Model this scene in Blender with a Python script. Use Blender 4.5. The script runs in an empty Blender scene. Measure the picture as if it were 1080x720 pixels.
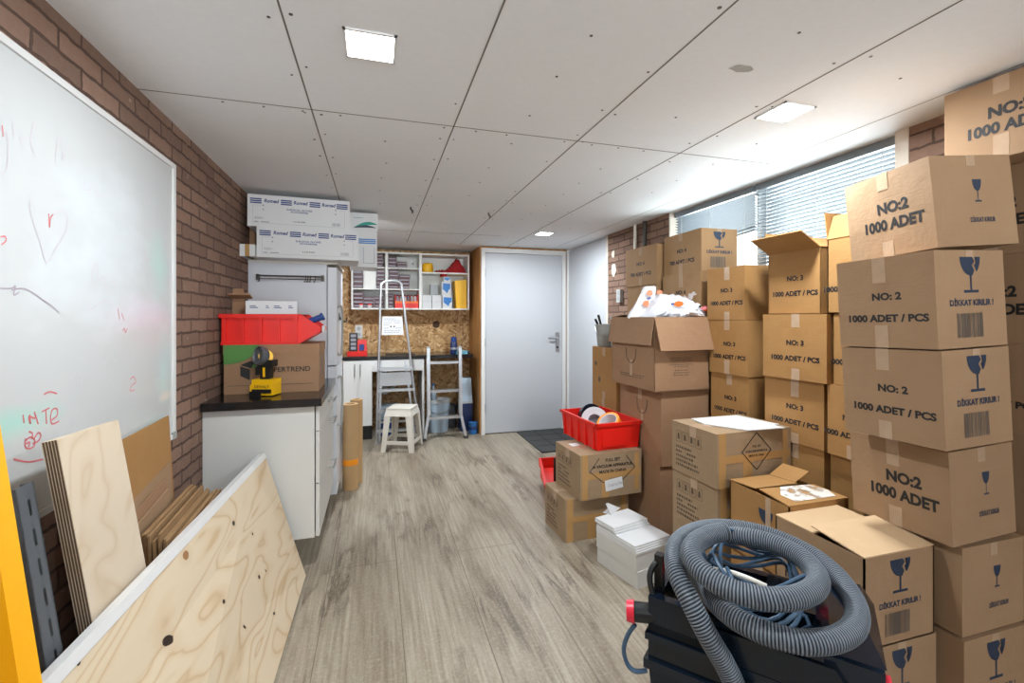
import bpy, bmesh, math, random
from mathutils import Vector, Matrix
random.seed(7)
SC = bpy.context.scene
COL = SC.collection
rnd = random.uniform

# ------------------------------------------------------------------ camera, world, exposure
FPX, U0, V0, CAM_Z = 485.0, 540.0, 335.0, 1.33
PSI = math.atan(143 / 485)
cd = bpy.data.cameras.new('camera'); cam = bpy.data.objects.new('camera', cd); COL.objects.link(cam)
cam.location = (0, 0, CAM_Z); cam.rotation_euler = (math.pi / 2, 0, -PSI)
cd.sensor_width = 36; cd.lens = 36 * FPX / 1080; cd.shift_y = -(360 - V0) / 1080; cd.clip_start = .02
SC.camera = cam
SC.view_settings.view_transform = 'Standard'; SC.view_settings.look = 'None'
SC.view_settings.gamma = 1; SC.view_settings.use_curve_mapping = False
SC.view_settings.exposure = 0.17
W = bpy.data.worlds.new('sky'); SC.world = W; W.use_nodes = True
WT = W.node_tree; WB = WT.nodes['Background']
# overcast sky above the horizon, brighter lower half added to light the ceiling
wc = WT.nodes.new('ShaderNodeTexCoord'); ws = WT.nodes.new('ShaderNodeSeparateXYZ'); wr = WT.nodes.new('ShaderNodeValToRGB'); wm = WT.nodes.new('ShaderNodeMath')
WT.links.new(wc.outputs['Generated'], ws.inputs[0]); wm.operation = 'MULTIPLY_ADD'; wm.inputs[1].default_value = .5; wm.inputs[2].default_value = .5
WT.links.new(ws.outputs[2], wm.inputs[0]); WT.links.new(wm.outputs[0], wr.inputs[0]); WT.links.new(wr.outputs[0], WB.inputs[0])
SKY, FILL_BELOW = 2.2, 17.0
wr.color_ramp.elements[0].position = .47; wr.color_ramp.elements[0].color = (.90 * FILL_BELOW, .96 * FILL_BELOW, 1.0 * FILL_BELOW, 1)
wr.color_ramp.elements[1].position = .52; wr.color_ramp.elements[1].color = (.82 * SKY, .92 * SKY, 1.0 * SKY, 1)
WB.inputs[1].default_value = 1.0
LED_WATTS = 20.0
try:
    SC.cycles.max_bounces = 10; SC.cycles.diffuse_bounces = 6; SC.cycles.caustics_reflective = False; SC.cycles.caustics_refractive = False
    SC.cycles.use_denoising = True; SC.cycles.sample_clamp_indirect = 6
except Exception: pass

# ------------------------------------------------------------------ helpers
FW = Vector((math.sin(PSI), math.cos(PSI), 0)); RT = Vector((math.cos(PSI), -math.sin(PSI), 0))
def at(u, v, axis, val):
    """the point of the plane axis = val that the photograph shows at (u, v)"""
    d = FW + RT * ((u - U0) / FPX) + Vector((0, 0, (V0 - v) / FPX))
    c = Vector((0, 0, CAM_Z)); return c + d * ((val - c[axis]) / d[axis])
def lin(c):
    c = c / 255; return c / 12.92 if c <= .04045 else ((c + .055) / 1.055) ** 2.4
def rgb(r, g, b): return (lin(r), lin(g), lin(b), 1)

class NT:
    def __init__(s, name):
        s.m = bpy.data.materials.new(name); s.m.use_nodes = True; s.t = s.m.node_tree
        s.b = s.t.nodes['Principled BSDF']
    def n(s, kind, **kw):
        nd = s.t.nodes.new('ShaderNode' + kind)
        for k, v in kw.items(): setattr(nd, k, v)
        return nd
    def l(s, a, b): s.t.links.new(a, b)
    def put(s, sock, v):
        if isinstance(v, bpy.types.NodeSocket): s.l(v, sock)
        else: sock.default_value = v
    def math(s, op, a, b=0.0, c=0.0):
        nd = s.n('Math', operation=op)
        for i, v in enumerate((a, b, c)): s.put(nd.inputs[i], v)
        return nd.outputs[0]
    def mix(s, f, a, b, blend='MIX'):
        nd = s.n('Mix', data_type='RGBA', blend_type=blend)
        s.put(nd.inputs[0], f); s.put(nd.inputs[6], a); s.put(nd.inputs[7], b); return nd.outputs[2]
    def obj(s):
        return s.n('TexCoord').outputs['Object']
    def scale(s, v, sc, rot=(0, 0, 0), loc=(0, 0, 0)):
        nd = s.n('Mapping'); s.l(v, nd.inputs[0]); nd.inputs['Scale'].default_value = sc
        nd.inputs['Rotation'].default_value = rot; nd.inputs['Location'].default_value = loc; return nd.outputs[0]
    def noise(s, v, sc, det=3, rough=.5, dist=0):
        nd = s.n('TexNoise'); s.l(v, nd.inputs['Vector']); nd.inputs['Scale'].default_value = sc
        nd.inputs['Detail'].default_value = det; nd.inputs['Roughness'].default_value = rough; nd.inputs['Distortion'].default_value = dist
        return nd.outputs['Fac']
    def ramp(s, f, stops):
        nd = s.n('ValToRGB'); s.l(f, nd.inputs[0]); e = nd.color_ramp.elements
        while len(e) < len(stops): e.new(.5)
        for i, (p, c) in enumerate(stops): e[i].position = p; e[i].color = c
        return nd.outputs[0]
    def bump(s, h, st=.3, d=.01):
        nd = s.n('Bump'); nd.inputs['Strength'].default_value = st; nd.inputs['Distance'].default_value = d
        s.l(h, nd.inputs['Height']); s.l(nd.outputs[0], s.b.inputs['Normal'])
    def fin(s, col=None, rough=.6, metal=0, spec=.5):
        if col is not None: s.put(s.b.inputs['Base Color'], col)
        s.put(s.b.inputs['Roughness'], rough); s.b.inputs['Metallic'].default_value = metal
        s.b.inputs['Specular IOR Level'].default_value = spec; return s.m
def plain(name, c, rough=.5, metal=0, var=.06, sc=14, bump=0):
    t = NT(name); o = t.obj(); f = t.noise(o, sc, 4)
    a = tuple(x * (1 - var) for x in c[:3]) + (1,); b = tuple(min(1, x * (1 + var)) for x in c[:3]) + (1,)
    if bump: t.bump(t.noise(o, sc * 4, 3), bump, .003)
    return t.fin(t.mix(f, a, b), rough, metal)

class MB:
    def __init__(s): s.b = bmesh.new()
    def xf(s, vs, m):
        if m is not None:
            for v in vs: v.co = m @ v.co
    def hexa(s, p, m=None, mi=0):
        """p = 8 points, bottom ring then top ring"""
        vs = [s.b.verts.new(q) for q in p]; s.xf(vs, m)
        for f in ((3, 2, 1, 0), (4, 5, 6, 7), (0, 1, 5, 4), (1, 2, 6, 5), (2, 3, 7, 6), (3, 0, 4, 7)):
            s.b.faces.new([vs[i] for i in f]).material_index = mi
        return s
    def box(s, x0, x1, y0, y1, z0, z1, m=None, mi=0):
        s.hexa([(x0, y0, z0), (x1, y0, z0), (x1, y1, z0), (x0, y1, z0), (x0, y0, z1), (x1, y0, z1), (x1, y1, z1), (x0, y1, z1)], m, mi); return s
    def beam(s, p, q, w, h, up=(0, 0, 1), mi=0):
        """a bar from p to q, w wide, h high (along up)"""
        p, q = Vector(p), Vector(q); d = (q - p); L = d.length; d.normalize(); up = Vector(up)
        a = d.cross(up).normalized(); u = a.cross(d).normalized()
        M = Matrix((d, a, u)).transposed().to_4x4(); M.translation = p
        s.box(0, L, -w / 2, w / 2, -h / 2, h / 2, M, mi); return s
    def cyl(s, p, q, r, r2=None, n=16, cap=True, mi=0):
        p, q = Vector(p), Vector(q); r2 = r if r2 is None else r2
        d = (q - p).normalized(); a = d.orthogonal().normalized(); c = d.cross(a)
        A = [s.b.verts.new(p + (a * math.cos(t) + c * math.sin(t)) * r) for t in [2 * math.pi * i / n for i in range(n)]]
        B = [s.b.verts.new(q + (a * math.cos(t) + c * math.sin(t)) * r2) for t in [2 * math.pi * i / n for i in range(n)]]
        for i in range(n):
            s.b.faces.new((A[i], A[(i + 1) % n], B[(i + 1) % n], B[i])).material_index = mi
        if cap:
            s.b.faces.new(A[::-1]).material_index = mi; s.b.faces.new(B).material_index = mi
        return s
    def tube(s, pts, r, n=8, closed=False, mi=0):
        P = [Vector(p) for p in pts]; N = len(P); rings = []; prev = None
        for i, p in enumerate(P):
            if closed: d = (P[(i + 1) % N] - P[i - 1]).normalized()
            else: d = (P[min(i + 1, N - 1)] - P[max(i - 1, 0)]).normalized()
            a = d.orthogonal().normalized() if prev is None else (prev - d * prev.dot(d)).normalized()
            prev = a; c = d.cross(a)
            rings.append([s.b.verts.new(p + (a * math.cos(2 * math.pi * k / n) + c * math.sin(2 * math.pi * k / n)) * r) for k in range(n)])
        for i in range(N if closed else N - 1):
            A, B = rings[i], rings[(i + 1) % N]
            for k in range(n): s.b.faces.new((A[k], A[(k + 1) % n], B[(k + 1) % n], B[k])).material_index = mi
        if not closed: s.b.faces.new(rings[0][::-1]).material_index = mi; s.b.faces.new(rings[-1]).material_index = mi
        return s
    def lathe(s, prof, c=(0, 0, 0), n=24, m=None, mi=0):
        rings = []
        for r, z in prof:
            rings.append([s.b.verts.new((c[0] + r * math.cos(2 * math.pi * k / n), c[1] + r * math.sin(2 * math.pi * k / n), c[2] + z)) for k in range(n)])
            s.xf(rings[-1], m)
        for A, B in zip(rings, rings[1:]):
            for k in range(n): s.b.faces.new((A[k], A[(k + 1) % n], B[(k + 1) % n], B[k])).material_index = mi
        if prof[0][0] > 1e-4: s.b.faces.new(rings[0][::-1]).material_index = mi
        if prof[-1][0] > 1e-4: s.b.faces.new(rings[-1]).material_index = mi
        return s
    def prism(s, poly, d0, d1, m=None, mi=0):
        """poly in local XY, pushed from z = d0 to d1"""
        A = [s.b.verts.new((x, y, d0)) for x, y in poly]; B = [s.b.verts.new((x, y, d1)) for x, y in poly]; s.xf(A + B, m)
        n = len(poly); s.b.faces.new(A[::-1]).material_index = mi; s.b.faces.new(B).material_index = mi
        for i in range(n): s.b.faces.new((A[i], A[(i + 1) % n], B[(i + 1) % n], B[i])).material_index = mi
        return s
    def poly(s, pts, m=None, mi=0):
        A = [s.b.verts.new(p) for p in pts]; s.xf(A, m); s.b.faces.new(A).material_index = mi; return s
    def bevel(s, w, seg=2, ang=.6):
        es = [e for e in s.b.edges if len(e.link_faces) == 2 and e.calc_face_angle(0) > ang]
        bmesh.ops.bevel(s.b, geom=es, offset=w, segments=seg, affect='EDGES', profile=.6); return s
    def mesh(s, name, mats, smooth=False):
        bmesh.ops.remove_doubles(s.b, verts=s.b.verts, dist=1e-6)
        bmesh.ops.recalc_face_normals(s.b, faces=s.b.faces)
        me = bpy.data.meshes.new(name); s.b.to_mesh(me); s.b.free()
        for m in (mats if isinstance(mats, (list, tuple)) else [mats]): me.materials.append(m)
        if smooth:
            for p in me.polygons: p.use_smooth = True
            try: me.set_sharp_from_angle(angle=math.radians(40))
            except Exception: pass
        return me
    def build(s, name, mats, parent=None, smooth=True):
        return put(name, s.mesh(name, mats, smooth), parent)
def put(name, me, parent=None, mat=None, label=None):
    o = bpy.data.objects.new(name, me); COL.objects.link(o)
    if parent is not None: o.parent = parent
    if mat is not None: o.matrix_local = mat
    if label: o['label'] = label
    return o
def tag(o, label, cat, group=None, kind=None):
    o['label'] = label; o['category'] = cat
    if group: o['group'] = group
    if kind: o['kind'] = kind
    return o
def thing(name, label, cat, loc=(0, 0, 0), rot=0, group=None, mat=None):
    o = bpy.data.objects.new(name, None); COL.objects.link(o); o.empty_display_size = .05
    if mat is not None: o.matrix_world = mat
    else: o.location = loc; o.rotation_euler = (0, 0, rot)
    return tag(o, label, cat, group)
def struct(o): o['kind'] = 'structure'; return o
def copy_tree(src, parent=None):
    c = src.copy(); COL.objects.link(c)
    if parent is not None: c.parent = parent
    for ch in [x for x in ALLCH(src)]: copy_tree(ch, c)
    return c
def ALLCH(o): return [x for x in COL.objects if x.parent == o]
def frame(o, x, y):
    x = Vector(x).normalized(); z = x.cross(Vector(y)).normalized(); y = z.cross(x)
    M = Matrix((x, y, z)).transposed().to_4x4(); M.translation = Vector(o); return M
def smooth_path(pts, per=8, closed=False):
    P = [Vector(p) for p in pts]; out = []; N = len(P)
    for i in range(N if closed else N - 1):
        g = lambda k: P[k % N] if closed else P[max(0, min(N - 1, k))]
        a, b, c, d = g(i - 1), g(i), g(i + 1), g(i + 2)
        for k in range(per):
            t = k / per
            out.append(.5 * ((2 * b) + (c - a) * t + (2 * a - 5 * b + 4 * c - d) * t * t + (3 * b - a - 3 * c + d) * t ** 3))
    if not closed: out.append(P[-1])
    return out
_txt = {}
def text_mesh(s, size, bold=0.0, sx=1.0, mat=None, shear=0.0):
    k = (s, size, bold, sx, mat.name, shear)
    if k not in _txt:
        cu = bpy.data.curves.new('lettering', 'FONT'); cu.body = s; cu.size = size; cu.offset = bold * size; cu.shear = shear
        cu.align_x = 'CENTER'; cu.align_y = 'CENTER'; cu.resolution_u = 3
        ob = bpy.data.objects.new('lettering', cu); COL.objects.link(ob)
        dg = bpy.context.evaluated_depsgraph_get(); me = bpy.data.meshes.new_from_object(ob.evaluated_get(dg))
        bpy.data.objects.remove(ob); bpy.data.curves.remove(cu)
        for v in me.vertices: v.co.x *= sx
        me.materials.clear(); me.materials.append(mat); _txt[k] = me
    return _txt[k]

# ------------------------------------------------------------------ materials
def mk_brick():
    t = NT('brick'); o = t.obj(); sx = t.n('SeparateXYZ'); t.l(o, sx.inputs[0])
    cx = t.n('CombineXYZ'); t.l(sx.outputs[1], cx.inputs[0]); t.l(sx.outputs[2], cx.inputs[1])
    wob = t.noise(o, 9, 2); w2 = t.n('MixRGB'); 
    add = t.n('VectorMath', operation='ADD'); sc = t.n('VectorMath', operation='SCALE')
    nz = t.n('TexNoise'); t.l(o, nz.inputs['Vector']); nz.inputs['Scale'].default_value = 22
    t.l(nz.outputs['Color'], sc.inputs[0]); sc.inputs['Scale'].default_value = .016
    t.l(cx.outputs[0], add.inputs[0]); t.l(sc.outputs[0], add.inputs[1])
    b = t.n('TexBrick'); t.l(add.outputs[0], b.inputs['Vector'])
    b.inputs['Color1'].default_value = rgb(158, 128, 110); b.inputs['Color2'].default_value = rgb(122, 98, 85)
    b.inputs['Mortar'].default_value = rgb(74, 62, 54)
    b.inputs['Scale'].default_value = 1; b.inputs['Mortar Size'].default_value = .0055; b.inputs['Mortar Smooth'].default_value = .25
    b.inputs['Brick Width'].default_value = .205; b.inputs['Row Height'].default_value = .0605; b.inputs['Bias'].default_value = -.1
    f = t.noise(o, 30, 5, .65); g = t.noise(o, 4, 3)
    col = t.mix(t.math('MULTIPLY', f, .55), b.outputs['Color'], rgb(88, 62, 54))
    col = t.mix(t.math('MULTIPLY', t.math('GREATER_THAN', t.noise(o, 16, 4, .7), .69), .7), col, rgb(190, 180, 168))
    col = t.mix(t.math('MULTIPLY', g, .3), col, rgb(148, 122, 108))
    h = t.math('ADD', t.math('MULTIPLY', b.outputs['Fac'], -1.0), t.math('MULTIPLY', f, .5))
    t.bump(h, .9, .012); return t.fin(col, .9, 0, .2)
def mk_floor():
    t = NT('laminate'); o = t.obj(); sx = t.n('SeparateXYZ'); t.l(o, sx.inputs[0])
    cx = t.n('CombineXYZ'); t.l(sx.outputs[1], cx.inputs[0]); t.l(t.math('ADD', sx.outputs[0], .232), cx.inputs[1])
    b = t.n('TexBrick'); t.l(cx.outputs[0], b.inputs['Vector'])
    for k, v in (('Scale', 1), ('Mortar Size', .0019), ('Mortar Smooth', .1), ('Brick Width', 5.2), ('Row Height', .338), ('Bias', 0)): b.inputs[k].default_value = v
    b.inputs['Color1'].default_value = (0, 0, 0, 1); b.inputs['Color2'].default_value = (1, 1, 1, 1); b.inputs['Mortar'].default_value = (.5, .5, .5, 1)
    half = t.math('ABSOLUTE', t.math('MODULO', t.math('ADD', sx.outputs[0], 10.14 + .232 - .169), .338))
    hl = t.math('LESS_THAN', half, .004)
    g1 = t.noise(t.scale(o, (70, 2.0, 1)), 1, 6, .65, .3); g2 = t.noise(t.scale(o, (4.2, .75, 1)), 1, 5, .65, .5)
    g3 = t.noise(o, 70, 4, .7); g4 = t.noise(t.scale(o, (5, 38, 1)), 1, 4, .6); g5 = t.noise(t.scale(o, (11, 1.1, 1), (0, 0, .02), (3, 7, 0)), 1, 5, .6, .5)
    col = t.ramp(g1, [(.28, rgb(120, 108, 92)), (.5, rgb(150, 139, 122)), (.75, rgb(172, 163, 147))])
    col = t.mix(t.math('MULTIPLY', t.ramp(g2, [(.46, (0, 0, 0, 1)), (.66, (1, 1, 1, 1))]), .75), col, rgb(104, 89, 71))
    vein = t.math('ABSOLUTE', t.math('SUBTRACT', g5, .5)); vein = t.ramp(vein, [(.0, (1, 1, 1, 1)), (.05, (0, 0, 0, 1))])
    patch = t.ramp(t.noise(t.scale(o, (3, 1.6, 1), (0, 0, 0), (1, 4, 0)), 1, 3), [(.5, (0, 0, 0, 1)), (.62, (1, 1, 1, 1))])
    col = t.mix(t.math('MULTIPLY', t.math('MULTIPLY', vein, patch), .8), col, rgb(74, 61, 48))
    col = t.mix(t.math('MULTIPLY', t.ramp(g4, [(.5, (0, 0, 0, 1)), (.72, (1, 1, 1, 1))]), .13), col, rgb(126, 111, 92))
    col = t.mix(t.math('MULTIPLY', t.ramp(g3, [(.5, (0, 0, 0, 1)), (.7, (1, 1, 1, 1))]), .3), col, rgb(202, 194, 180))
    kn = t.n('TexVoronoi'); t.l(t.scale(o, (3.4, 1.7, 1)), kn.inputs['Vector']); kn.inputs['Scale'].default_value = 1
    km = t.ramp(t.math('ADD', kn.outputs['Distance'], t.math('MULTIPLY', g3, .1)), [(.07, (1, 1, 1, 1)), (.13, (0, 0, 0, 1))])
    col = t.mix(t.math('MULTIPLY', km, .62), col, rgb(84, 68, 52))
    col = t.mix(t.math('MULTIPLY', b.outputs['Fac'], .8), col, rgb(92, 80, 66))
    col = t.mix(t.math('MULTIPLY', hl, .22), col, rgb(112, 98, 82))
    t.bump(t.math('ADD', g1, t.math('MULTIPLY', b.outputs['Fac'], -2)), .15, .003)
    return t.fin(col, t.math('ADD', .34, t.math('MULTIPLY', g3, .25)), 0, .4)
def mk_ceiling():
    t = NT('gypsum_board'); o = t.obj(); f = t.noise(o, 2.2, 4); g = t.noise(o, 40, 3)
    col = t.mix(f, rgb(226, 227, 229), rgb(234, 235, 237)); col = t.mix(t.math('MULTIPLY', g, .12), col, rgb(180, 176, 172))
    t.bump(g, .05, .002); return t.fin(col, .85, 0, .2)
def mk_osb():
    t = NT('strand_board'); o = t.obj(); fs = []
    for r, off in ((.55, 0), (-.5, 3.1), (1.35, 7.7)):
        v = t.n('TexVoronoi'); t.l(t.scale(t.scale(o, (1, 1, 1), (0, r, 0), (off, 0, off)), (13, 1, 42)), v.inputs['Vector']); v.inputs['Scale'].default_value = 1
        w = t.n('RGBToBW'); t.l(v.outputs['Color'], w.inputs[0]); fs.append(w.outputs[0])
    n1 = t.noise(o, 11, 3, .6, 1.0); n2 = t.noise(t.scale(o, (1, 1, 1), (0, .5, 0), (5, 5, 5)), 9, 3, .6, 1.0)
    a = t.n('Mix'); t.l(t.math('GREATER_THAN', n1, .5), a.inputs[0]); t.l(fs[0], a.inputs[2]); t.l(fs[1], a.inputs[3])
    c = t.n('Mix'); t.l(t.math('GREATER_THAN', n2, .54), c.inputs[0]); t.l(a.outputs[0], c.inputs[2]); t.l(fs[2], c.inputs[3])
    col = t.ramp(c.outputs[0], [(.15, rgb(146, 104, 60)), (.4, rgb(190, 148, 98)), (.65, rgb(206, 166, 116)), (.85, rgb(226, 194, 148))])
    col = t.mix(t.math('MULTIPLY', t.ramp(t.noise(o, 26, 4, .7, .6), [(.55, (0, 0, 0, 1)), (.7, (1, 1, 1, 1))]), .5), col, rgb(120, 80, 44))
    t.bump(c.outputs[0], .25, .004); return t.fin(col, .6, 0, .3)
def mk_board_brown():
    t = NT('brown_board'); o = t.obj(); f = t.noise(t.scale(o, (12, 12, 2.0)), 1, 5, .6, .5)
    return t.fin(t.ramp(f, [(.3, rgb(146, 98, 48)), (.6, rgb(184, 132, 74)), (.8, rgb(204, 156, 98))]), .55)
def mk_card(name, c1, c2, scuff=.12):
    t = NT(name); o = t.obj(); f = t.noise(o, 6, 5, .6); g = t.noise(o, 90, 3)
    st = t.noise(t.scale(o, (3, 3, 160)), 1, 2)
    col = t.mix(f, c1, c2); col = t.mix(t.math('MULTIPLY', st, scuff), col, tuple(x * .72 for x in c1[:3]) + (1,))
    col = t.mix(t.math('MULTIPLY', t.math('GREATER_THAN', t.noise(o, 22, 4, .7), .74), .35), col, tuple(min(1, x * 1.25) for x in c2[:3]) + (1,))
    t.bump(t.math('ADD', t.math('ADD', t.math('MULTIPLY', f, 3), t.math('MULTIPLY', g, .15)), t.math('MULTIPLY', st, .2)), .35, .006)
    return t.fin(col, .72, 0, .25)
KNOTS = []
def mk_ply(name, c1, c2, c3, knots=(), sc=1.0):
    t = NT(name); o = t.obj()
    base = t.noise(t.scale(o, (1.7 * sc, 5.5 * sc, 3)), 1, 2, .4, .6)
    ring = t.math('FRACT', t.math('MULTIPLY', base, 9.0))
    ring = t.math('ABSOLUTE', t.math('SUBTRACT', ring, .5))
    fine = t.noise(t.scale(o, (3, 90, 3)), 1, 4)
    col = t.ramp(ring, [(.0, c3), (.1, c2), (.3, c1), (.5, c1)])
    col = t.mix(t.math('MULTIPLY', fine, .3), col, c2)
    col = t.mix(t.math('MULTIPLY', t.noise(o, 3, 2), .25), col, c1)
    for (kx, ky, rx, ry, dark, ang) in knots:
        mp = t.n('Mapping'); mp.vector_type = 'TEXTURE'; t.l(o, mp.inputs[0]); mp.inputs['Location'].default_value = (kx, ky, 0)
        mp.inputs['Rotation'].default_value = (0, 0, ang); mp.inputs['Scale'].default_value = (rx, ry, 1)
        sx = t.n('SeparateXYZ'); t.l(mp.outputs[0], sx.inputs[0])
        d = t.math('SQRT', t.math('ADD', t.math('MULTIPLY', sx.outputs[0], sx.outputs[0]), t.math('MULTIPLY', sx.outputs[1], sx.outputs[1])))
        d = t.math('ADD', d, t.math('MULTIPLY', t.math('SUBTRACT', fine, .5), .8))
        halo = t.ramp(d, [(.9, (1, 1, 1, 1)), (1.0, (0, 0, 0, 1))])
        wide = t.ramp(t.math('MULTIPLY', d, .33), [(.3, (1, 1, 1, 1)), (1.0, (0, 0, 0, 1))])
        col = t.mix(t.math('MULTIPLY', wide, .35), col, c3)
        col = t.mix(halo, col, rgb(52, 40, 34) if dark else rgb(150, 108, 70))
    t.bump(fine, .08, .002); return t.fin(col, .55, 0, .3)
def mk_hash(name, c, rough=.3, metal=1, var=.15, sc=(4, 4, 90)):
    t = NT(name); o = t.obj(); f = t.noise(t.scale(o, sc), 1, 3)
    return t.fin(t.mix(f, tuple(x * (1 - var) for x in c[:3]) + (1,), c), t.math('ADD', rough - .06, t.math('MULTIPLY', f, .14)), metal)
def mk_clear(name, c, alpha, rough=.12):
    t = NT(name); m = t.fin(c, rough, 0, .5)
    f = t.noise(t.obj(), 25, 3); t.put(t.b.inputs['Alpha'], t.math('ADD', alpha - .1, t.math('MULTIPLY', f, .2))); t.bump(f, .4, .004); return m
def mk_glass():
    t = NT('window_glass'); t.t.nodes.remove(t.b)
    tr = t.n('BsdfTransparent'); gl = t.n('BsdfGlossy'); gl.inputs['Roughness'].default_value = .02
    mx = t.n('MixShader'); mx.inputs[0].default_value = .06
    tr.inputs[0].default_value = (.93, .96, .96, 1)
    t.l(tr.outputs[0], mx.inputs[1]); t.l(gl.outputs[0], mx.inputs[2])
    t.l(mx.outputs[0], t.t.nodes['Material Output'].inputs[0]); return t.m
def mk_fleck():
    t = NT('white_fleck'); m = t.fin(rgb(224, 220, 212), .8, 0, .2); f = t.noise(t.scale(t.obj(), (1, 1, 1)), 16, 4, .6)
    t.put(t.b.inputs['Alpha'], t.ramp(f, [(.36, (0, 0, 0, 1)), (.52, (.85, .85, .85, 1))])); return m
def mk_led():
    t = NT('led_diffuser'); t.fin((1, 1, 1, 1), .4); t.b.inputs['Emission Color'].default_value = (1, .98, .95, 1); t.b.inputs['Emission Strength'].default_value = 14
    return t.m
def mk_board():
    t = NT('whiteboard_enamel'); o = t.obj(); f = t.noise(o, 3, 4); sm = t.noise(t.scale(o, (1, 3.0, 5.5)), 1, 3, .6)
    sx = t.n('SeparateXYZ'); t.l(o, sx.inputs[0])
    col = t.mix(f, rgb(192, 194, 194), rgb(200, 202, 202))
    def smear(y, z, ry, rz, c, k):
        dy = t.math('DIVIDE', t.math('SUBTRACT', sx.outputs[1], y), ry); dz = t.math('DIVIDE', t.math('SUBTRACT', sx.outputs[2], z), rz)
        d = t.math('ADD', t.math('SQRT', t.math('ADD', t.math('MULTIPLY', dy, dy), t.math('MULTIPLY', dz, dz))), t.math('MULTIPLY', t.math('SUBTRACT', sm, .5), 2.2))
        return t.mix(t.math('MULTIPLY', t.ramp(d, [(.2, (1, 1, 1, 1)), (1, (0, 0, 0, 1))]), k), col, c)
    for a in SMEARS: col = smear(*a)
    t.bump(t.noise(o, 60, 2), .015, .001); return t.fin(col, .22, 0, .5)
SMEARS = [(1.33, 1.085, .22, .05, rgb(150, 218, 200), .55), (2.08, 1.52, .1, .16, rgb(176, 222, 212), .5), (2.12, 1.12, .1, .2, rgb(196, 226, 224), .5),
          (1.98, 1.35, .25, .08, rgb(224, 208, 222), .5), (2.13, 1.02, .08, .03, rgb(236, 220, 204), .6), (2.03, .93, .22, .06, rgb(190, 222, 216), .5), (1.7, 1.5, .3, .3, rgb(216, 224, 230), .5)]

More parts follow.
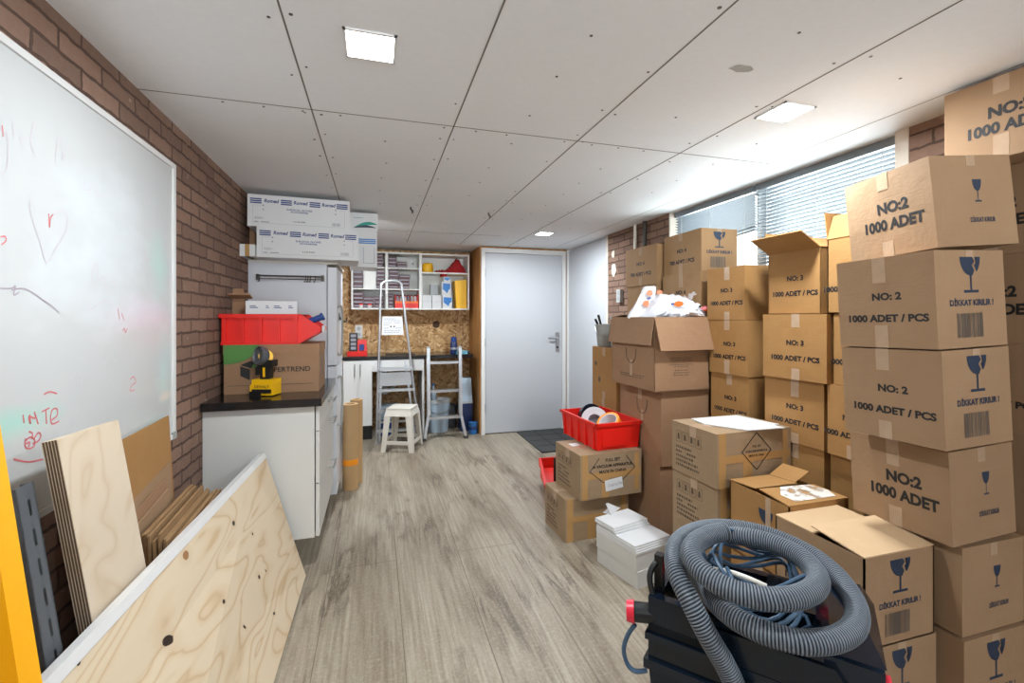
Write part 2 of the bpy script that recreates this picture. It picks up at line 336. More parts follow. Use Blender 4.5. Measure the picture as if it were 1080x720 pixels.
M = dict(
    brick=mk_brick(), floor=mk_floor(), ceiling=mk_ceiling(), osb=mk_osb(), brown=mk_board_brown(), board=mk_board(), glass=mk_glass(), led=mk_led(),
    card=mk_card('cardboard', rgb(148, 119, 90), rgb(163, 133, 103)), warm=mk_card('golden_cardboard', rgb(154, 114, 67), rgb(169, 128, 80)),
    dull=mk_card('scuffed_cardboard', rgb(146, 122, 94), rgb(164, 140, 112), .3), lit_flap=mk_card('lit_flap_cardboard', rgb(188, 158, 122), rgb(202, 172, 136)), tan=mk_card('tan_cardboard', rgb(152, 119, 82), rgb(168, 134, 97)), big=mk_card('moving_box_cardboard', rgb(146, 112, 84), rgb(161, 127, 98)),
    edge=mk_card('corrugated_edge', rgb(140, 108, 74), rgb(170, 138, 100), .6),
    ink=plain('black_ink', rgb(28, 27, 28), .6), navy=plain('navy_ink', rgb(38, 52, 72), .6), fade=plain('faded_ink', rgb(92, 76, 60), .7), bar=plain('barcode_ink', rgb(92, 84, 76), .6),
    tape=plain('packing_tape', rgb(178, 152, 126), .16, var=.12, sc=30, bump=.25), fleck=mk_fleck(), btape=plain('brown_tape', rgb(178, 138, 88), .25), white=plain('white_lacquer', rgb(226, 226, 224), .35, var=.02),
    cream=plain('cream_melamine', rgb(204, 204, 200), .4, var=.025, sc=5), door=plain('white_door_paint', rgb(190, 193, 198), .4, var=.012, sc=3), steel=mk_hash('brushed_steel', rgb(190, 190, 190)),
    alu=mk_hash('aluminium', rgb(205, 208, 212), .34, .85), dark=plain('black_plastic', rgb(26, 28, 30), .35), counter=plain('black_worktop', rgb(30, 29, 30), .16, var=.25, sc=60),
    red=plain('red_plastic', rgb(222, 30, 20), .38, var=.1, sc=6), redcloth=plain('red_cloth', rgb(150, 18, 24), .9, var=.25, bump=.5), yellow=plain('yellow_plastic', rgb(240, 186, 16), .4),
    ypaint=plain('yellow_paint', rgb(246, 172, 8), .4, var=.06, sc=5), slate=plain('grey_powder_coat', rgb(84, 88, 92), .45), grey=plain('grey_plastic', rgb(160, 162, 158), .45),
    paper=plain('white_paper', rgb(212, 213, 214), .7, var=.02), maroon=plain('maroon_carton', rgb(74, 26, 34), .45, var=.2), shelfw=plain('shelf_white', rgb(230, 230, 226), .4, var=.02),
    blue=plain('blue_plastic', rgb(24, 62, 130), .4), teal=plain('teal_print', rgb(20, 150, 130), .5), green=plain('green_print', rgb(80, 130, 62), .6), print_blue=plain('blue_print', rgb(36, 60, 120), .5), sky_blue=plain('sky_blue_print', rgb(50, 120, 190), .5),
    orange=plain('orange_tape', rgb(244, 150, 20), .35), tub=plain('navy_plastic', rgb(15, 27, 40), .16, var=.2, sc=9), tub2=plain('dark_navy_plastic', rgb(12, 22, 32), .2, var=.2), hose_l=plain('hose_ridge', rgb(112, 121, 130), .5, var=.2, sc=40), hose_d=plain('hose_groove', rgb(26, 34, 46), .5),
    cable=plain('blue_grey_cable', rgb(58, 84, 108), .4), pink=plain('red_latch', rgb(214, 40, 62), .35), ivory=plain('ivory_plastic', rgb(222, 217, 206), .4, var=.03), tanroll=plain('kraft_roll', rgb(184, 150, 106), .5, var=.08), clay=plain('grey_tray', rgb(176, 180, 182), .5), joint=plain('joint_gap', rgb(116, 112, 107), .9), screw=plain('screw_head', rgb(70, 66, 62), .5),
    mat=plain('rubber_mat', rgb(56, 57, 57), .8, var=.2, sc=40), matline=plain('mat_groove', rgb(26, 26, 26), .9), rust=plain('red_marker', rgb(206, 112, 116), .6), pale=plain('pale_marker', rgb(192, 183, 190), .6), gmark=plain('grey_marker', rgb(160, 150, 160), .6),
    bag=plain('white_film', rgb(232, 234, 240), .3, var=.03), film=mk_clear('clear_film', rgb(240, 235, 238), .38, .1), jug=plain('pale_blue_plastic', rgb(176, 196, 212), .3), plaster=plain('plaster', rgb(214, 205, 192), .9, var=.1, bump=.6),
    bag_orange=plain('orange_print', rgb(226, 104, 24), .4), slat=plain('blind_slat', rgb(122, 131, 138), .42, var=.03), fridge=plain('fridge_enamel', rgb(212, 216, 222), .3, var=.015), fcap=plain('fridge_cap', rgb(214, 210, 200), .4),
    cabinet=plain('navy_bottle', rgb(28, 44, 84), .3), plast=plain('white_plastic', rgb(216, 216, 215), .35), tapewhite=plain('tape_core', rgb(206, 206, 210), .5), gray=plain('print_grey', rgb(150, 150, 158), .6))
M['ply_edge'] = mk_card('ply_edge', rgb(92, 74, 58), rgb(120, 98, 76), .9)
M['birch'] = mk_ply('birch_plywood', rgb(208, 192, 170), rgb(202, 184, 159), rgb(194, 173, 145), (), .6)

# ------------------------------------------------------------------ the room
H = 2.15; XL, XR, YD, YB, YR = -.82, 2.2, 5.12, 5.75, -2.6
struct(MB().box(XL - .2, 2.65, YR - .2, YB + .2, -.1, 0).build('floor', M['floor']))
ceil = struct(MB().box(XL - .2, 2.65, YR - .2, YB + .2, H, H + .1).build('ceiling', M['ceiling']))
m = MB()
for x in (-.245, .318, .895, 1.45): m.box(x - .0026, x + .0026, YR, YD, H - .0012, H + .01)
for y in (-.45, 1.96, 4.45): m.box(XL, 2.0 if y < 4 else 1.2, y - .002, y + .002, H - .0012, H + .01)
j = m.build('ceiling_joint', M['joint'], ceil); j['kind'] = 'structure'
j2 = MB().box(1.997, 2.003, YR, 4.9, H - .001, H + .01).build('ceiling_joint', plain('filled_joint', rgb(176, 170, 164), .9), ceil); j2['kind'] = 'structure'
m = MB()
for x in (-.245, .318, .895, 1.45):
    y = -.4
    while y < 5.0:
        for s in (-1, 1):
            if random.random() < .8: q = (x + s * rnd(.022, .04), y + rnd(-.06, .06)); m.cyl((q[0], q[1], H - .0012), (q[0], q[1], H + .002), rnd(.004, .0065), n=8)
        if random.random() < .75: q = (x + .28 + rnd(-.02, .02), y + rnd(-.05, .05)); m.cyl((q[0], q[1], H - .0012), (q[0], q[1], H + .002), .005, n=8)
        y += rnd(.26, .36)
for y in (1.96, 4.45):
    for x in [k * .14 - .7 for k in range(20)]:
        if random.random() < .6: m.cyl((x, y + .025, H - .0012), (x, y + .025, H + .002), .005, n=8)
p = at(782, 72, 2, H); MB().poly([(p.x + .05 * math.cos(a) * rnd(.7, 1.1), p.y + .022 * math.sin(a) * rnd(.7, 1.1), H - .0012) for a in [k * .52 for k in range(12)]]).build('filler_smudge', plain('grey_smudge', rgb(168, 166, 163), .9, var=.2, sc=60), ceil, False)['kind'] = 'structure'
for (u, v), lab in (((433, 218), 'short dark cable stub hanging from the ceiling before the wall shelf'), ((515, 224), 'short dark cable stub hanging from the ceiling before the door')):
    p = at(u, v, 2, H); tag(MB().tube(smooth_path([(p.x, p.y, H - .0015), (p.x + .004, p.y, H - .02), (p.x + .016, p.y, H - .03), (p.x + .01, p.y, H - .046)], 4), .006, 8).build('cable_stub', M['screw']), lab, 'cable')
s = m.build('screw_head', M['screw'], ceil); s['kind'] = 'stuff'
struct(MB().box(XL - .2, XL, YR - .2, YB + .2, 0, H).build('wall_left', M['brick']))
WY0, WY1, WZ0 = 1.46, 3.11, 1.5
m = MB(); m.box(XR, XR + .2, 1.28, 4.1, 0, WZ0).box(XR, XR + .2, 1.28, WY0, WZ0, H).box(XR, XR + .2, WY1, 4.1, WZ0, H)
m.box(2.42, 2.62, YR - .2, 1.28, 0, H).box(2.4, 2.62, 1.28, 1.36, 0, H)
struct(m.build('wall_right', M['brick'], smooth=False))
struct(MB().box(2.25, 2.42, 4.1, YB + .2, 0, H).build('wall_far_right', M['plast']))
struct(MB().box(XL, 2.25, YB, YB + .2, 0, H).build('wall_back', M['osb']))
struct(MB().box(1.13, 1.148, YD, YB, 0, H - .005).build('wall_closet_side', M['brown']))
m = MB().box(2.175, 2.25, YD, YD + .02, 0, H).box(1.148, 2.175, YD + .02, YD + .04, 2.12, H)
struct(m.build('wall_closet_front', M['brown']))
# rear of the room: unseen wall, its wide opening added to throw light upwards
m = MB().box(XL, -.35, YR - .2, YR, 0, H).box(1.95, 2.42, YR - .2, YR, 0, H).box(-.35, 1.95, YR - .2, YR, 2.08, H).box(-.35, 1.95, YR - .2, YR, 0, .8)
struct(m.build('wall_rear', M['plast'], smooth=False))
# white panel door in the long wall
d2 = struct(MB().box(2.215, 2.25, 4.14, 5.1, .01, 2.125).bevel(.003).build('door_2', M['door']))
struct(MB().box(2.2, 2.249, 4.1, 4.14, 0, H).build('trim_1', M['plaster']))
struct(MB().box(2.19, 2.25, 5.095, 5.118, 0, H).build('trim_2', M['white']))
# plaster patches and a socket on the brick
for i, (u, v, r) in enumerate(((647, 268, .05), (648, 284, .075))):
    p = at(u, v, 0, XR); m = MB(); pts = []
    for k in range(11): a = 2 * math.pi * k / 11; rr = r * rnd(.6, 1.1); pts.append((p.y + math.cos(a) * rr * .6, p.z + math.sin(a) * rr))
    m.prism(pts, 0, .006, frame((XR, 0, 0), (0, 1, 0), (0, 0, 1)) @ Matrix.Scale(-1, 4, (0, 0, 1)))
    o = m.build('trim_%d' % (3 + i), M['plaster']); struct(o)
p = at(655, 312, 0, XR)
so = thing('wall_socket', 'white double wall socket on the brick beside the far carton stack', 'socket', (XR, p.y, p.z))
MB().box(-.03, 0, -.035, .035, -.06, .06).bevel(.006).build('socket_body', M['clay'], so)
for z in (-.027, .027): MB().cyl((-.0305, 0, z), (-.029, 0, z), .022, n=20).build('socket_hole', M['grey'], so)
p = at(672, 250, 0, XR)
m = MB().tube([(XR - .02, p.y, H - .002), (XR - .02, p.y, 1.9)], .014, 10); tag(m.build('conduit_pipe', M['ivory']), 'cream conduit pipe running down the brick from the ceiling', 'pipe')
p = at(682, 243, 0, XR)
m = MB().tube([(XR - .02, p.y, H - .002), (XR - .02, p.y, 1.9)], .016, 10); tag(m.build('conduit_pipe', M['screw']), 'dark conduit pipe on the brick beside the cream pipe', 'pipe')
# window
fr = MB(); X0, X1 = XR + .1, XR + .15
fr.box(X0, X1, WY0, WY1, WZ0, WZ0 + .05).box(X0, X1, WY0, WY1, H - .05, H).box(X0, X1, WY0, WY0 + .05, WZ0, H).box(X0, X1, WY1 - .05, WY1, WZ0, H).box(X0, X1, 2.27, 2.34, WZ0, H)
win = struct(fr.bevel(.004).build('window_1', M['plast']))
g = struct(MB().box(X0 + .02, X0 + .026, WY0 + .05, WY1 - .05, WZ0 + .05, H - .05).build('glass', M['glass'], win))
struct(MB().box(XR, XR + .1, WY0, WY0 + .012, WZ0, H).box(XR, XR + .1, WY1 - .012, WY1, WZ0, H).box(XR, XR + .15, WY0, WY1, WZ0 - .02, WZ0).build('trim_5', M['plaster'], smooth=False))
struct(MB().box(XR - .004, XR, WY0 - .045, WY0, 1.5, H).build('trim_6', M['plaster']))
def blind(label, y0, y1, n, slant, sag):
    t = thing('venetian_blind', label, 'blind', (XR + .06, (y0 + y1) / 2, H), 0, 'blinds in the window')
    w = (y1 - y0) / 2
    MB().box(-.02, .02, -w, w, -.04, -.002).bevel(.004).build('headrail', M['slat'], t)
    m = MB()
    for i in range(n):
        za = -.055 - i * sag[0]; zb = -.055 - i * sag[1]
        dx, dz = .0125 * math.cos(slant), .0125 * math.sin(slant)
        m.hexa([(-dx, -w, zb - dz), (dx, -w, zb + dz), (dx, w, za + dz), (-dx, w, za - dz), (-dx, -w, zb - dz + .001), (dx, -w, zb + dz + .001), (dx, w, za + dz + .001), (-dx, w, za - dz + .001)])
    m.build('slats', M['slat'], t, False)
    za = -.055 - n * sag[0] - .005; zb = -.055 - n * sag[1] - .005
    MB().beam((0, -w, zb), (0, w, za), .026, .014).build('bottom_rail', M['slat'], t)
    for k in (-.8, 0, .8):
        f = (k + 1) / 2; MB().cyl((-.014, w * k, -.04), (-.014, w * k, zb + (za - zb) * f), .0012, n=6).build('cord', M['plast'], t)
    return t
blind('open venetian blind beside the brick at the near end of the window', WY0 + .015, 2.295, 21, math.radians(-27), (.0215, .0215))
blind('skewed venetian blind hanging crooked at the far end of the window', 2.31, WY1 - .015, 13, math.radians(-27), (.0205, .0165))
# main door
fr = MB(); fr.box(1.143, 1.185, YD - .02, YD + .07, 0, 2.125).box(2.133, 2.175, YD - .02, YD + .07, 0, 2.125).box(1.185, 2.133, YD - .02, YD + .07, 2.075, 2.125)
dr = struct(fr.bevel(.003).build('door_1', M['white']))
MB().box(1.189, 2.129, YD - .008, YD + .032, .012, 2.07).bevel(.003).build('door_leaf', M['door'], dr)
MB().box(1.185, 2.133, YD + .033, YD + .04, 0, 2.075).build('door_stop', M['dark'], dr)
hx = 2.07
h = MB().box(hx - .022, hx + .022, YD - .017, YD - .008, .93, 1.16).bevel(.004).build('door_handle', M['steel'], dr)
MB().cyl((hx, YD - .018, 1.09), (hx, YD - .055, 1.09), .011).cyl((hx + .008, YD - .05, 1.09), (hx - .125, YD - .05, 1.09), .0095).build('lever', M['steel'], h)
MB().cyl((hx, YD - .02, .98), (hx, YD - .016, .98), .012).build('keyhole', M['dark'], h)
for z in (.3, 1.05, 1.85): MB().cyl((1.187, YD - .016, z - .045), (1.187, YD - .016, z + .045), .007, n=10).build('hinge', M['steel'], dr)
sw = tag(MB().box(2.195, 2.235, YD - .012, YD, 1.21, 1.29).bevel(.003).build('light_switch', M['ivory']), 'small cream light switch on the brown strip beside the door', 'switch')
mt = thing('door_mat', 'dark grey rubber mat of square tiles before the door', 'mat', (1.56, 4.25, 0))
MB().box(0, .62, 0, .84, 0, .012).bevel(.003).build('mat_base', M['mat'], mt)
m = MB()
for k in (.2, .41): m.box(k - .005, k + .005, .005, .835, .0115, .0128)
for k in (.21, .42, .63): m.box(.005, .615, k - .005, k + .005, .0115, .0128)
m.build('mat_groove', M['matline'], mt, False)
# LED panels
def led(label, x, y, sc=1):
    t = thing('ceiling_light', label, 'light', (x, y, H), 0, 'square LED ceiling panels')
    w = .0675
    m = MB()
    for a in (0, 1, 2, 3): m.box(-w - .008, w + .008, -w - .008, -w, -.006, -.0005, Matrix.Rotation(a * math.pi / 2, 4, 'Z'))
    m.build('frame', M['plast'], t); MB().box(-w, w, -w, w, -.005, -.001).build('diffuser', M['led'], t)
    ld = bpy.data.lights.new('led_light', 'AREA'); ld.shape = 'SQUARE'; ld.size = .13; ld.energy = LED_WATTS * sc; ld.color = (.88, .95, 1); ld.spread = math.radians(175)
    lo = bpy.data.objects.new('led_light', ld); COL.objects.link(lo); lo.parent = t; lo.location = (0, 0, -.012)
led('square LED ceiling panel nearest above the walkway', -.017, 1.45)
led('square LED ceiling panel above the carton stacks by the window', 1.56, 1.45)
led('square LED ceiling panel in front of the white door', 1.564, 4.2, 1.1)
led('square LED ceiling panel half hidden by the glove boxes', -.075, 4.22, 1.35)
for x in (-.02, 1.56): led('added LED fill panel out of sight behind the viewpoint, %s' % ('on the whiteboard side' if x < 1 else 'on the carton side'), x, -1.3)  # two extra panels added out of view to brighten the room

def wp(o, t):
    """make o, modelled in room coordinates, a part of t"""
    o.parent = t; o.matrix_local = Matrix.LocRotScale(t.location, t.rotation_euler, None).inverted(); return o
def wb(m, name, mat, t, smooth=True): return wp(m.build(name, mat, None, smooth), t)

# ------------------------------------------------------------------ left side: whiteboard
wbd = thing('whiteboard', 'large white marker board on the brick wall with faded red scribbles', 'whiteboard', (XL, 1.2, .837))
BX = XL + .018
wb(MB().box(XL + .002, BX, .31, 2.2, .85, 1.945), 'board_panel', M['board'], wbd)
for y0, y1, z0, z1 in ((.29, 2.222, 1.943, 1.962), (.29, 2.222, .835, .852), (2.198, 2.222, .852, 1.943), (.29, .312, .852, 1.943)):
    wb(MB().box(XL + .001, BX + .006, y0, y1, z0, z1).bevel(.003), 'frame_bar', M['plast'], wbd)
wb(MB().box(XL + .001, BX + .008, 2.19, 2.224, .833, .862).bevel(.004), 'frame_corner', M['grey'], wbd)
def stroke(pts, r, mat, name='marker_stroke'):
    m = MB()
    for line in pts:
        q = [at(u, v, 0, BX) for u, v in line]
        q = smooth_path(q, 3) if len(q) > 2 else q
        for a, b in zip(q, q[1:]):
            d = (b - a)
            if d.length < 1e-5: continue
            n = Vector((0, -d.z, d.y)).normalized() * r; k = Vector((.0006, 0, 0))
            m.poly([a + n + k, b + n + k, b - n + k, a - n + k])
    return wb(m, name, mat, wbd, False)
stroke([[(24, 437), (25, 446)], [(31, 437), (32, 447), (30, 439), (37, 441), (36, 434), (40, 447)], [(44, 434), (52, 430)], [(48, 432), (49, 447)], [(54, 443), (60, 438), (60, 431), (55, 432), (53, 441), (55, 447), (62, 444)],
        [(27, 462), (26, 470), (30, 473), (36, 470), (36, 463), (31, 461), (27, 465)], [(36, 462), (40, 456), (43, 459), (40, 465), (34, 468)], [(30, 455), (34, 457), (33, 463)], [(27, 468), (31, 466), (30, 471)], [(14, 484), (30, 487), (45, 484)], [(46, 416), (52, 413), (60, 415)]], .0021, M['rust'])
stroke([[(0, 250), (5, 249), (6, 254), (1, 258)], [(124, 325), (126, 337)], [(128, 330), (131, 338)], [(129, 349), (131, 346), (132, 351), (134, 346)], [(137, 400), (141, 397), (143, 403), (139, 406), (137, 412), (142, 411)], [(2, 132), (3, 144)], [(51, 225), (52, 240), (53, 230), (56, 226)]], .0016, M['rust'])
stroke([[(0, 304), (12, 304), (16, 301), (14, 311), (20, 308)], [(12, 306), (24, 304), (35, 309), (47, 318)], [(46, 317), (55, 323), (62, 330)]], .0018, M['gmark'])
stroke([[(36, 210), (31, 215), (34, 232), (42, 255), (49, 277), (60, 259), (69, 245), (71, 230), (66, 223), (58, 224)], [(84, 389), (86, 400), (84, 425), (73, 452)], [(74, 399), (80, 391)], [(1, 134), (3, 143), (7, 140), (8, 166), (5, 182), (0, 181)], [(13, 128), (14, 143)], [(21, 144), (22, 152), (23, 146), (30, 146)], [(36, 128), (32, 144), (33, 156), (38, 164)],
        [(58, 175), (60, 150), (64, 147), (66, 168), (69, 158), (74, 157), (75, 172)], [(82, 182), (84, 197)], [(90, 187), (88, 198), (95, 200), (96, 190)], [(101, 193), (100, 205), (108, 207)], [(112, 198), (116, 209)],
        [(96, 300), (99, 279), (103, 282), (101, 308)], [(104, 296), (110, 291), (112, 304)], [(115, 300), (120, 296), (121, 305)], [(92, 322), (96, 326), (110, 316), (119, 322)], [(107, 372), (110, 384), (118, 370), (121, 382), (128, 367), (131, 378)]], .0012, M['pale'])

# yellow beam, slotted rail, plywood board, brown offcut
yb = MB(); 
def lean(m, top, bot, wy, wx, mi=0):
    """a straight bar whose near edge runs bot -> top; wy along the room, wx towards the wall"""
    t, b = Vector(top), Vector(bot)
    a, c = Vector((0, -wy, 0)), Vector((-wx, 0, -wx * .25))
    m.hexa([b + a, b, b + c, b + a + c, t + a, t, t + c, t + a + c], None, mi); return m
o = lean(MB(), (-.757, 1.19, 1.3), (-.46, .985, 0), .052, .035).bevel(.006).build('metal_bar', M['ypaint'])
tag(o, 'yellow painted metal bar leaning against the whiteboard', 'bar')
t = thing('slotted_rail', 'dark grey slotted metal rail leaning beside the yellow bar', 'rail', (-.52, 1.14, 0))
top, bot = Vector((-.745, 1.305, .96)), Vector((-.52, 1.155, 0))
m = MB(); w = Vector((0, -.055, 0)); cc = Vector((-.004, 0, -.001)); bk = Vector((-.026, .006, -.006))
m.hexa([bot + w, bot, bot + cc, bot + w + cc, top + w, top, top + cc, top + w + cc])
m.hexa([bot + bk, bot, bot + Vector((0, -.004, 0)), bot + bk + Vector((0, -.004, 0)), top + bk, top, top + Vector((0, -.004, 0)), top + bk + Vector((0, -.004, 0))])
m.hexa([bot + w + Vector((0, .004, 0)), bot + w, bot + w + bk, bot + w + bk + Vector((0, .004, 0)), top + w + Vector((0, .004, 0)), top + w, top + w + bk, top + w + bk + Vector((0, .004, 0))])
wb(m, 'rail_profile', M['slate'], t)
ax = (bot - top).normalized(); nrm = ax.cross(Vector((0, -1, 0))).normalized()
if nrm.x < 0: nrm = -nrm
for k in range(13):
    c = top + ax * (.05 + k * .065) + w * .42 + nrm * .0006
    m = MB(); m.poly([c + Vector((0, -.0035, 0)) - ax * .018, c + Vector((0, .0035, 0)) - ax * .018, c + Vector((0, .0035, 0)) + ax * .018, c + Vector((0, -.0035, 0)) + ax * .018]); wb(m, 'slot', M['dark'], t, False)
pb = thing('plywood_board', 'thick pale birch plywood board leaning on the whiteboard with layered edge showing', 'board', (-.55, 1.45, 0))
q0, q1, r0, r1 = Vector((-.55, 1.325, 0)), Vector((-.55, 1.59, 0)), Vector((-.715, 1.33, 1.045)), Vector((-.715, 1.595, 1.035))
nb = Vector((-.03, 0, -.005))
wb(MB().hexa([q0, q1, q1 + nb, q0 + nb, r0, r1, r1 + nb, r0 + nb]), 'panel_core', M['birch'], pb, False)
m = MB()
for k in range(5):
    a = nb * (.05 + k * .19); b2 = nb * (.05 + k * .19 + .1); e = Vector((0, -.0015, 0))
    m.hexa([q0 + a + e, q0 + a, q0 + b2, q0 + b2 + e, r0 + a + e, r0 + a, r0 + b2, r0 + b2 + e])
wb(m, 'ply_layer', M['ply_edge'], pb, False)
o = MB().hexa([(-.56, .62, 0), (-.56, 1.0, 0), (-.58, 1.0, 0), (-.58, .62, 0), (-.70, .62, .85), (-.70, 1.0, .85), (-.72, 1.0, .85), (-.72, .62, .85)]).bevel(.003).build('wood_sheet', M['brown'])
tag(o, 'brown wooden sheet leaning behind the foot of the yellow bar', 'wood')

# big pine plywood sheet with a white edge
fb, ft, nb_, nt_ = Vector((-.345, 2.545, .018)), Vector((-.535, 2.545, .655)), Vector((-.375, .7, 0)), Vector((-.64, .7, .61))
PF = frame(fb, nb_ - fb, ft - fb); PI_ = PF.inverted()
def on_ply(u, v):
    d = FW + RT * ((u - U0) / FPX) + Vector((0, 0, (V0 - v) / FPX)); n = PF.col[2].to_3d(); c = Vector((0, 0, CAM_Z))
    return PI_ @ (c + d * ((fb - c).dot(n) / d.dot(n)))
KN = []
for u, v, rx, ry, dk, an in ((197, 667, .026, .014, 1, .5), (253, 549, .011, .010, 1, .3), (210, 580, .017, .014, 0, .2), (279, 606, .010, .008, 1, .8), (244, 631, .009, .007, 1, 0), (293, 645, .010, .006, 1, .4), (265, 658, .012, .005, 1, .9), (285, 600, .008, .004, 1, 1.2), (271, 561, .007, .006, 1, 0), (116, 685, .006, .006, 1, 0)):
    p = on_ply(u, v); KN.append((p.x, p.y, rx, ry, dk, an))
M['pine'] = mk_ply('pine_plywood', rgb(214, 197, 170), rgb(208, 186, 155), rgb(190, 160, 122), KN)
ps = thing('plywood_sheet', 'large knotty pine plywood sheet with a white top edge leaning over the walkway', 'plywood', mat=PF)
loc = [PI_ @ q for q in (fb, nb_, nt_, ft)]; th = -.02
m = MB(); sgn = 1 if PF.col[2].x > 0 else -1
bk = Vector((0, 0, -sgn * .022))
m.hexa([loc[0] + bk, loc[1] + bk, loc[2] + bk, loc[3] + bk, loc[0], loc[1], loc[2], loc[3]]); m.build('sheet', M['pine'], ps, False)
e = Vector((0, .006, 0)); f2 = Vector((0, 0, sgn * .003)); b3 = Vector((0, 0, -sgn * .026)); dn = Vector((0, -.022, 0))
MB().hexa([loc[3] + b3 + dn, loc[2] + b3 + dn, loc[2] + f2 + dn, loc[3] + f2 + dn, loc[3] + b3 + e, loc[2] + b3 + e, loc[2] + f2 + e, loc[3] + f2 + e]).bevel(.002).build('edge_strip', M['plast'], ps)

# flattened cartons
def sheet(label, pts, th, mat, group=None, grp_name='cardboard_sheet'):
    a = [Vector(p) for p in pts]; n = (a[1] - a[0]).cross(a[3] - a[0]).normalized() * th
    o = MB().hexa([a[0], a[1], a[1] + n, a[0] + n, a[3], a[2], a[2] + n, a[3] + n]).build(grp_name, mat, None, False)
    return tag(o, label, 'cardboard', group)
sheet('tall flat cardboard sheet leaning on the whiteboard, highest of the cardboard sheets', [(-.735, 1.60, .0), (-.735, 2.11, .0), (-.79, 2.12, .945), (-.79, 1.56, .93)], .006, M['warm'])
sheet('greyish cardboard sheet standing just in front of the tallest sheet', [(-.725, 1.62, .0), (-.725, 2.08, .0), (-.778, 2.1, .77), (-.778, 1.62, .70)], .006, M['card'])
sheet('brown cardboard sheet third from the wall among the leaning sheets', [(-.715, 1.62, .0), (-.715, 2.02, .0), (-.766, 2.03, .725), (-.766, 1.64, .665)], .006, M['big'])
sheet('lowest leaning cardboard sheet, beside the upright bundle of flat cartons', [(-.705, 1.62, .0), (-.705, 2.01, .0), (-.754, 2.02, .69), (-.754, 1.64, .63)], .007, M['card'])
nfl = 11
ORD = ('first', 'second', 'third', 'fourth', 'fifth', 'sixth', 'seventh', 'eighth', 'ninth', 'tenth', 'eleventh')
proto = None
for i in range(nfl):
    x = -.722 + i * .0118
    y0, y1, z = 1.72 + rnd(-.012, .012), 2.16 + rnd(-.02, .01), .645 + rnd(-.012, .012) - .004 * i
    a = .02
    o = MB().hexa([(x + .037, y0, 0), (x + .022, y1, 0), (x + .0145, y1, 0), (x + .0295, y0, 0), (x + .015, y0, z), (x, y1, z + .01), (x - .0075, y1, z + .01), (x + .0075, y0, z)]).build('flat_carton', M['edge'], None, False)
    tag(o, 'flattened brown carton on edge behind the plywood sheet, %s counted from the wall' % ORD[i], 'cardboard', 'bundle of flattened cartons')

# ------------------------------------------------------------------ drawer cabinet with black worktop
cy0, cy1, cx0, cx1, cz0, cz1 = 2.585, 3.385, XL + .004, -.309, .188, .873
cab = thing('drawer_cabinet', 'cream drawer cabinet with black worktop standing against the brick wall', 'cabinet', (-.55, 2.9, 0))
wb(MB().box(cx0, cx1, cy0, cy1, cz0, cz1).bevel(.002), 'cabinet_body', M['cream'], cab)
wb(MB().box(cx0, -.272, cy0 - .03, cy1 + .015, cz1 + .001, .914).bevel(.004), 'worktop', M['counter'], cab)
for z0, z1 in ((.742, .868), (.47, .737), (.193, .465)):
    d = wb(MB().box(cx1 + .006, cx1 + .024, cy0 + .003, cy1 - .003, z0, z1).bevel(.002), 'drawer_front', M['cream'], cab)
    zc = z1 - .05; yc = (cy0 + cy1) / 2 + .12; m = MB()
    hh = m.cyl((cx1 + .058, yc - .1, zc), (cx1 + .058, yc + .1, zc), .006).cyl((cx1 + .022, yc - .07, zc), (cx1 + .058, yc - .07, zc), .005).cyl((cx1 + .022, yc + .07, zc), (cx1 + .058, yc + .07, zc), .005)
    o = hh.build('handle', M['steel'], d)
for x in (cx0 + .06, cx1 - .16):
    for y in (cy0 + .2, cy1 - .08): wb(MB().cyl((x, y, 0), (x, y, cz0), .022).cyl((x, y, 0), (x, y, .012), .032), 'foot', M['dark'], cab)
# ------------------------------------------------------------------ things on the worktop
def xtext(s, size, o_pt, xdir, ydir, parent, mat, bold=.012, sx=1.0, name='printed_lettering', off=.0008, shear=0):
    F = frame(o_pt, xdir, ydir); F.translation += F.col[2].to_3d() * off
    return put(name, text_mesh(s, size, bold, sx, M[mat], shear), parent, F)
T0 = .9142
bx = thing('cardboard_box', 'printed archive carton with green corner on the black worktop', 'box', (-.79, 2.82, T0))
lx, ly, hh_ = .475, .33, .268
m = MB().box(0, lx, 0, ly, 0, hh_ - .01); m.bevel(.004); m.build('box_body', M['big'], bx)
MB().box(-.003, lx + .003, -.003, ly + .003, hh_ - .05, hh_).bevel(.003).build('box_lid', M['big'], bx)
pts = [(0, hh_)] + [(.17 + .0 * k, hh_) for k in range(1)] + [(.17 * math.cos(a), hh_ - .105 * math.sin(a)) for a in [k * .157 for k in range(1, 11)]]
m = MB(); m.poly([(max(.0, x), -.0042, z) for x, z in pts]); m.build('green_print', M['green'], bx, False)
F = frame((.13, -.0008, .13), (1, 0, 0), (0, 0, 1)); F.translation.y = -.0042
m = MB(); s_ = .05
m.poly([(-s_, .028, 0), (0, .05, 0), (s_ * .9, .032, 0), (0, .01, 0)], F); m.poly([(-s_, .022, 0), (-.003, .004, 0), (-.003, -.055, 0), (-s_, -.03, 0)], F); m.poly([(s_ * .9, .025, 0), (s_ * .45, .014, 0), (s_ * .45, -.03, 0), (s_ * .9, -.026, 0)], F)
m.build('printed_emblem', M['ink'], bx, False)
m = MB(); m.poly([(.012, .03, 0.0004), (s_ * .7, .034, .0004), (s_ * .4, .012, .0004), (.003, .008, .0004)], F); m.build('printed_emblem', M['green'], bx, False)
xtext('PAPERTREND', .039, (.315, -.0042, .128), (1, 0, 0), (0, 0, 1), bx, 'ink', .004)
m = MB(); m.box(.02, lx - .03, -.0045, -.0041, .045, .047); m.build('printed_line', M['ink'], bx, False)
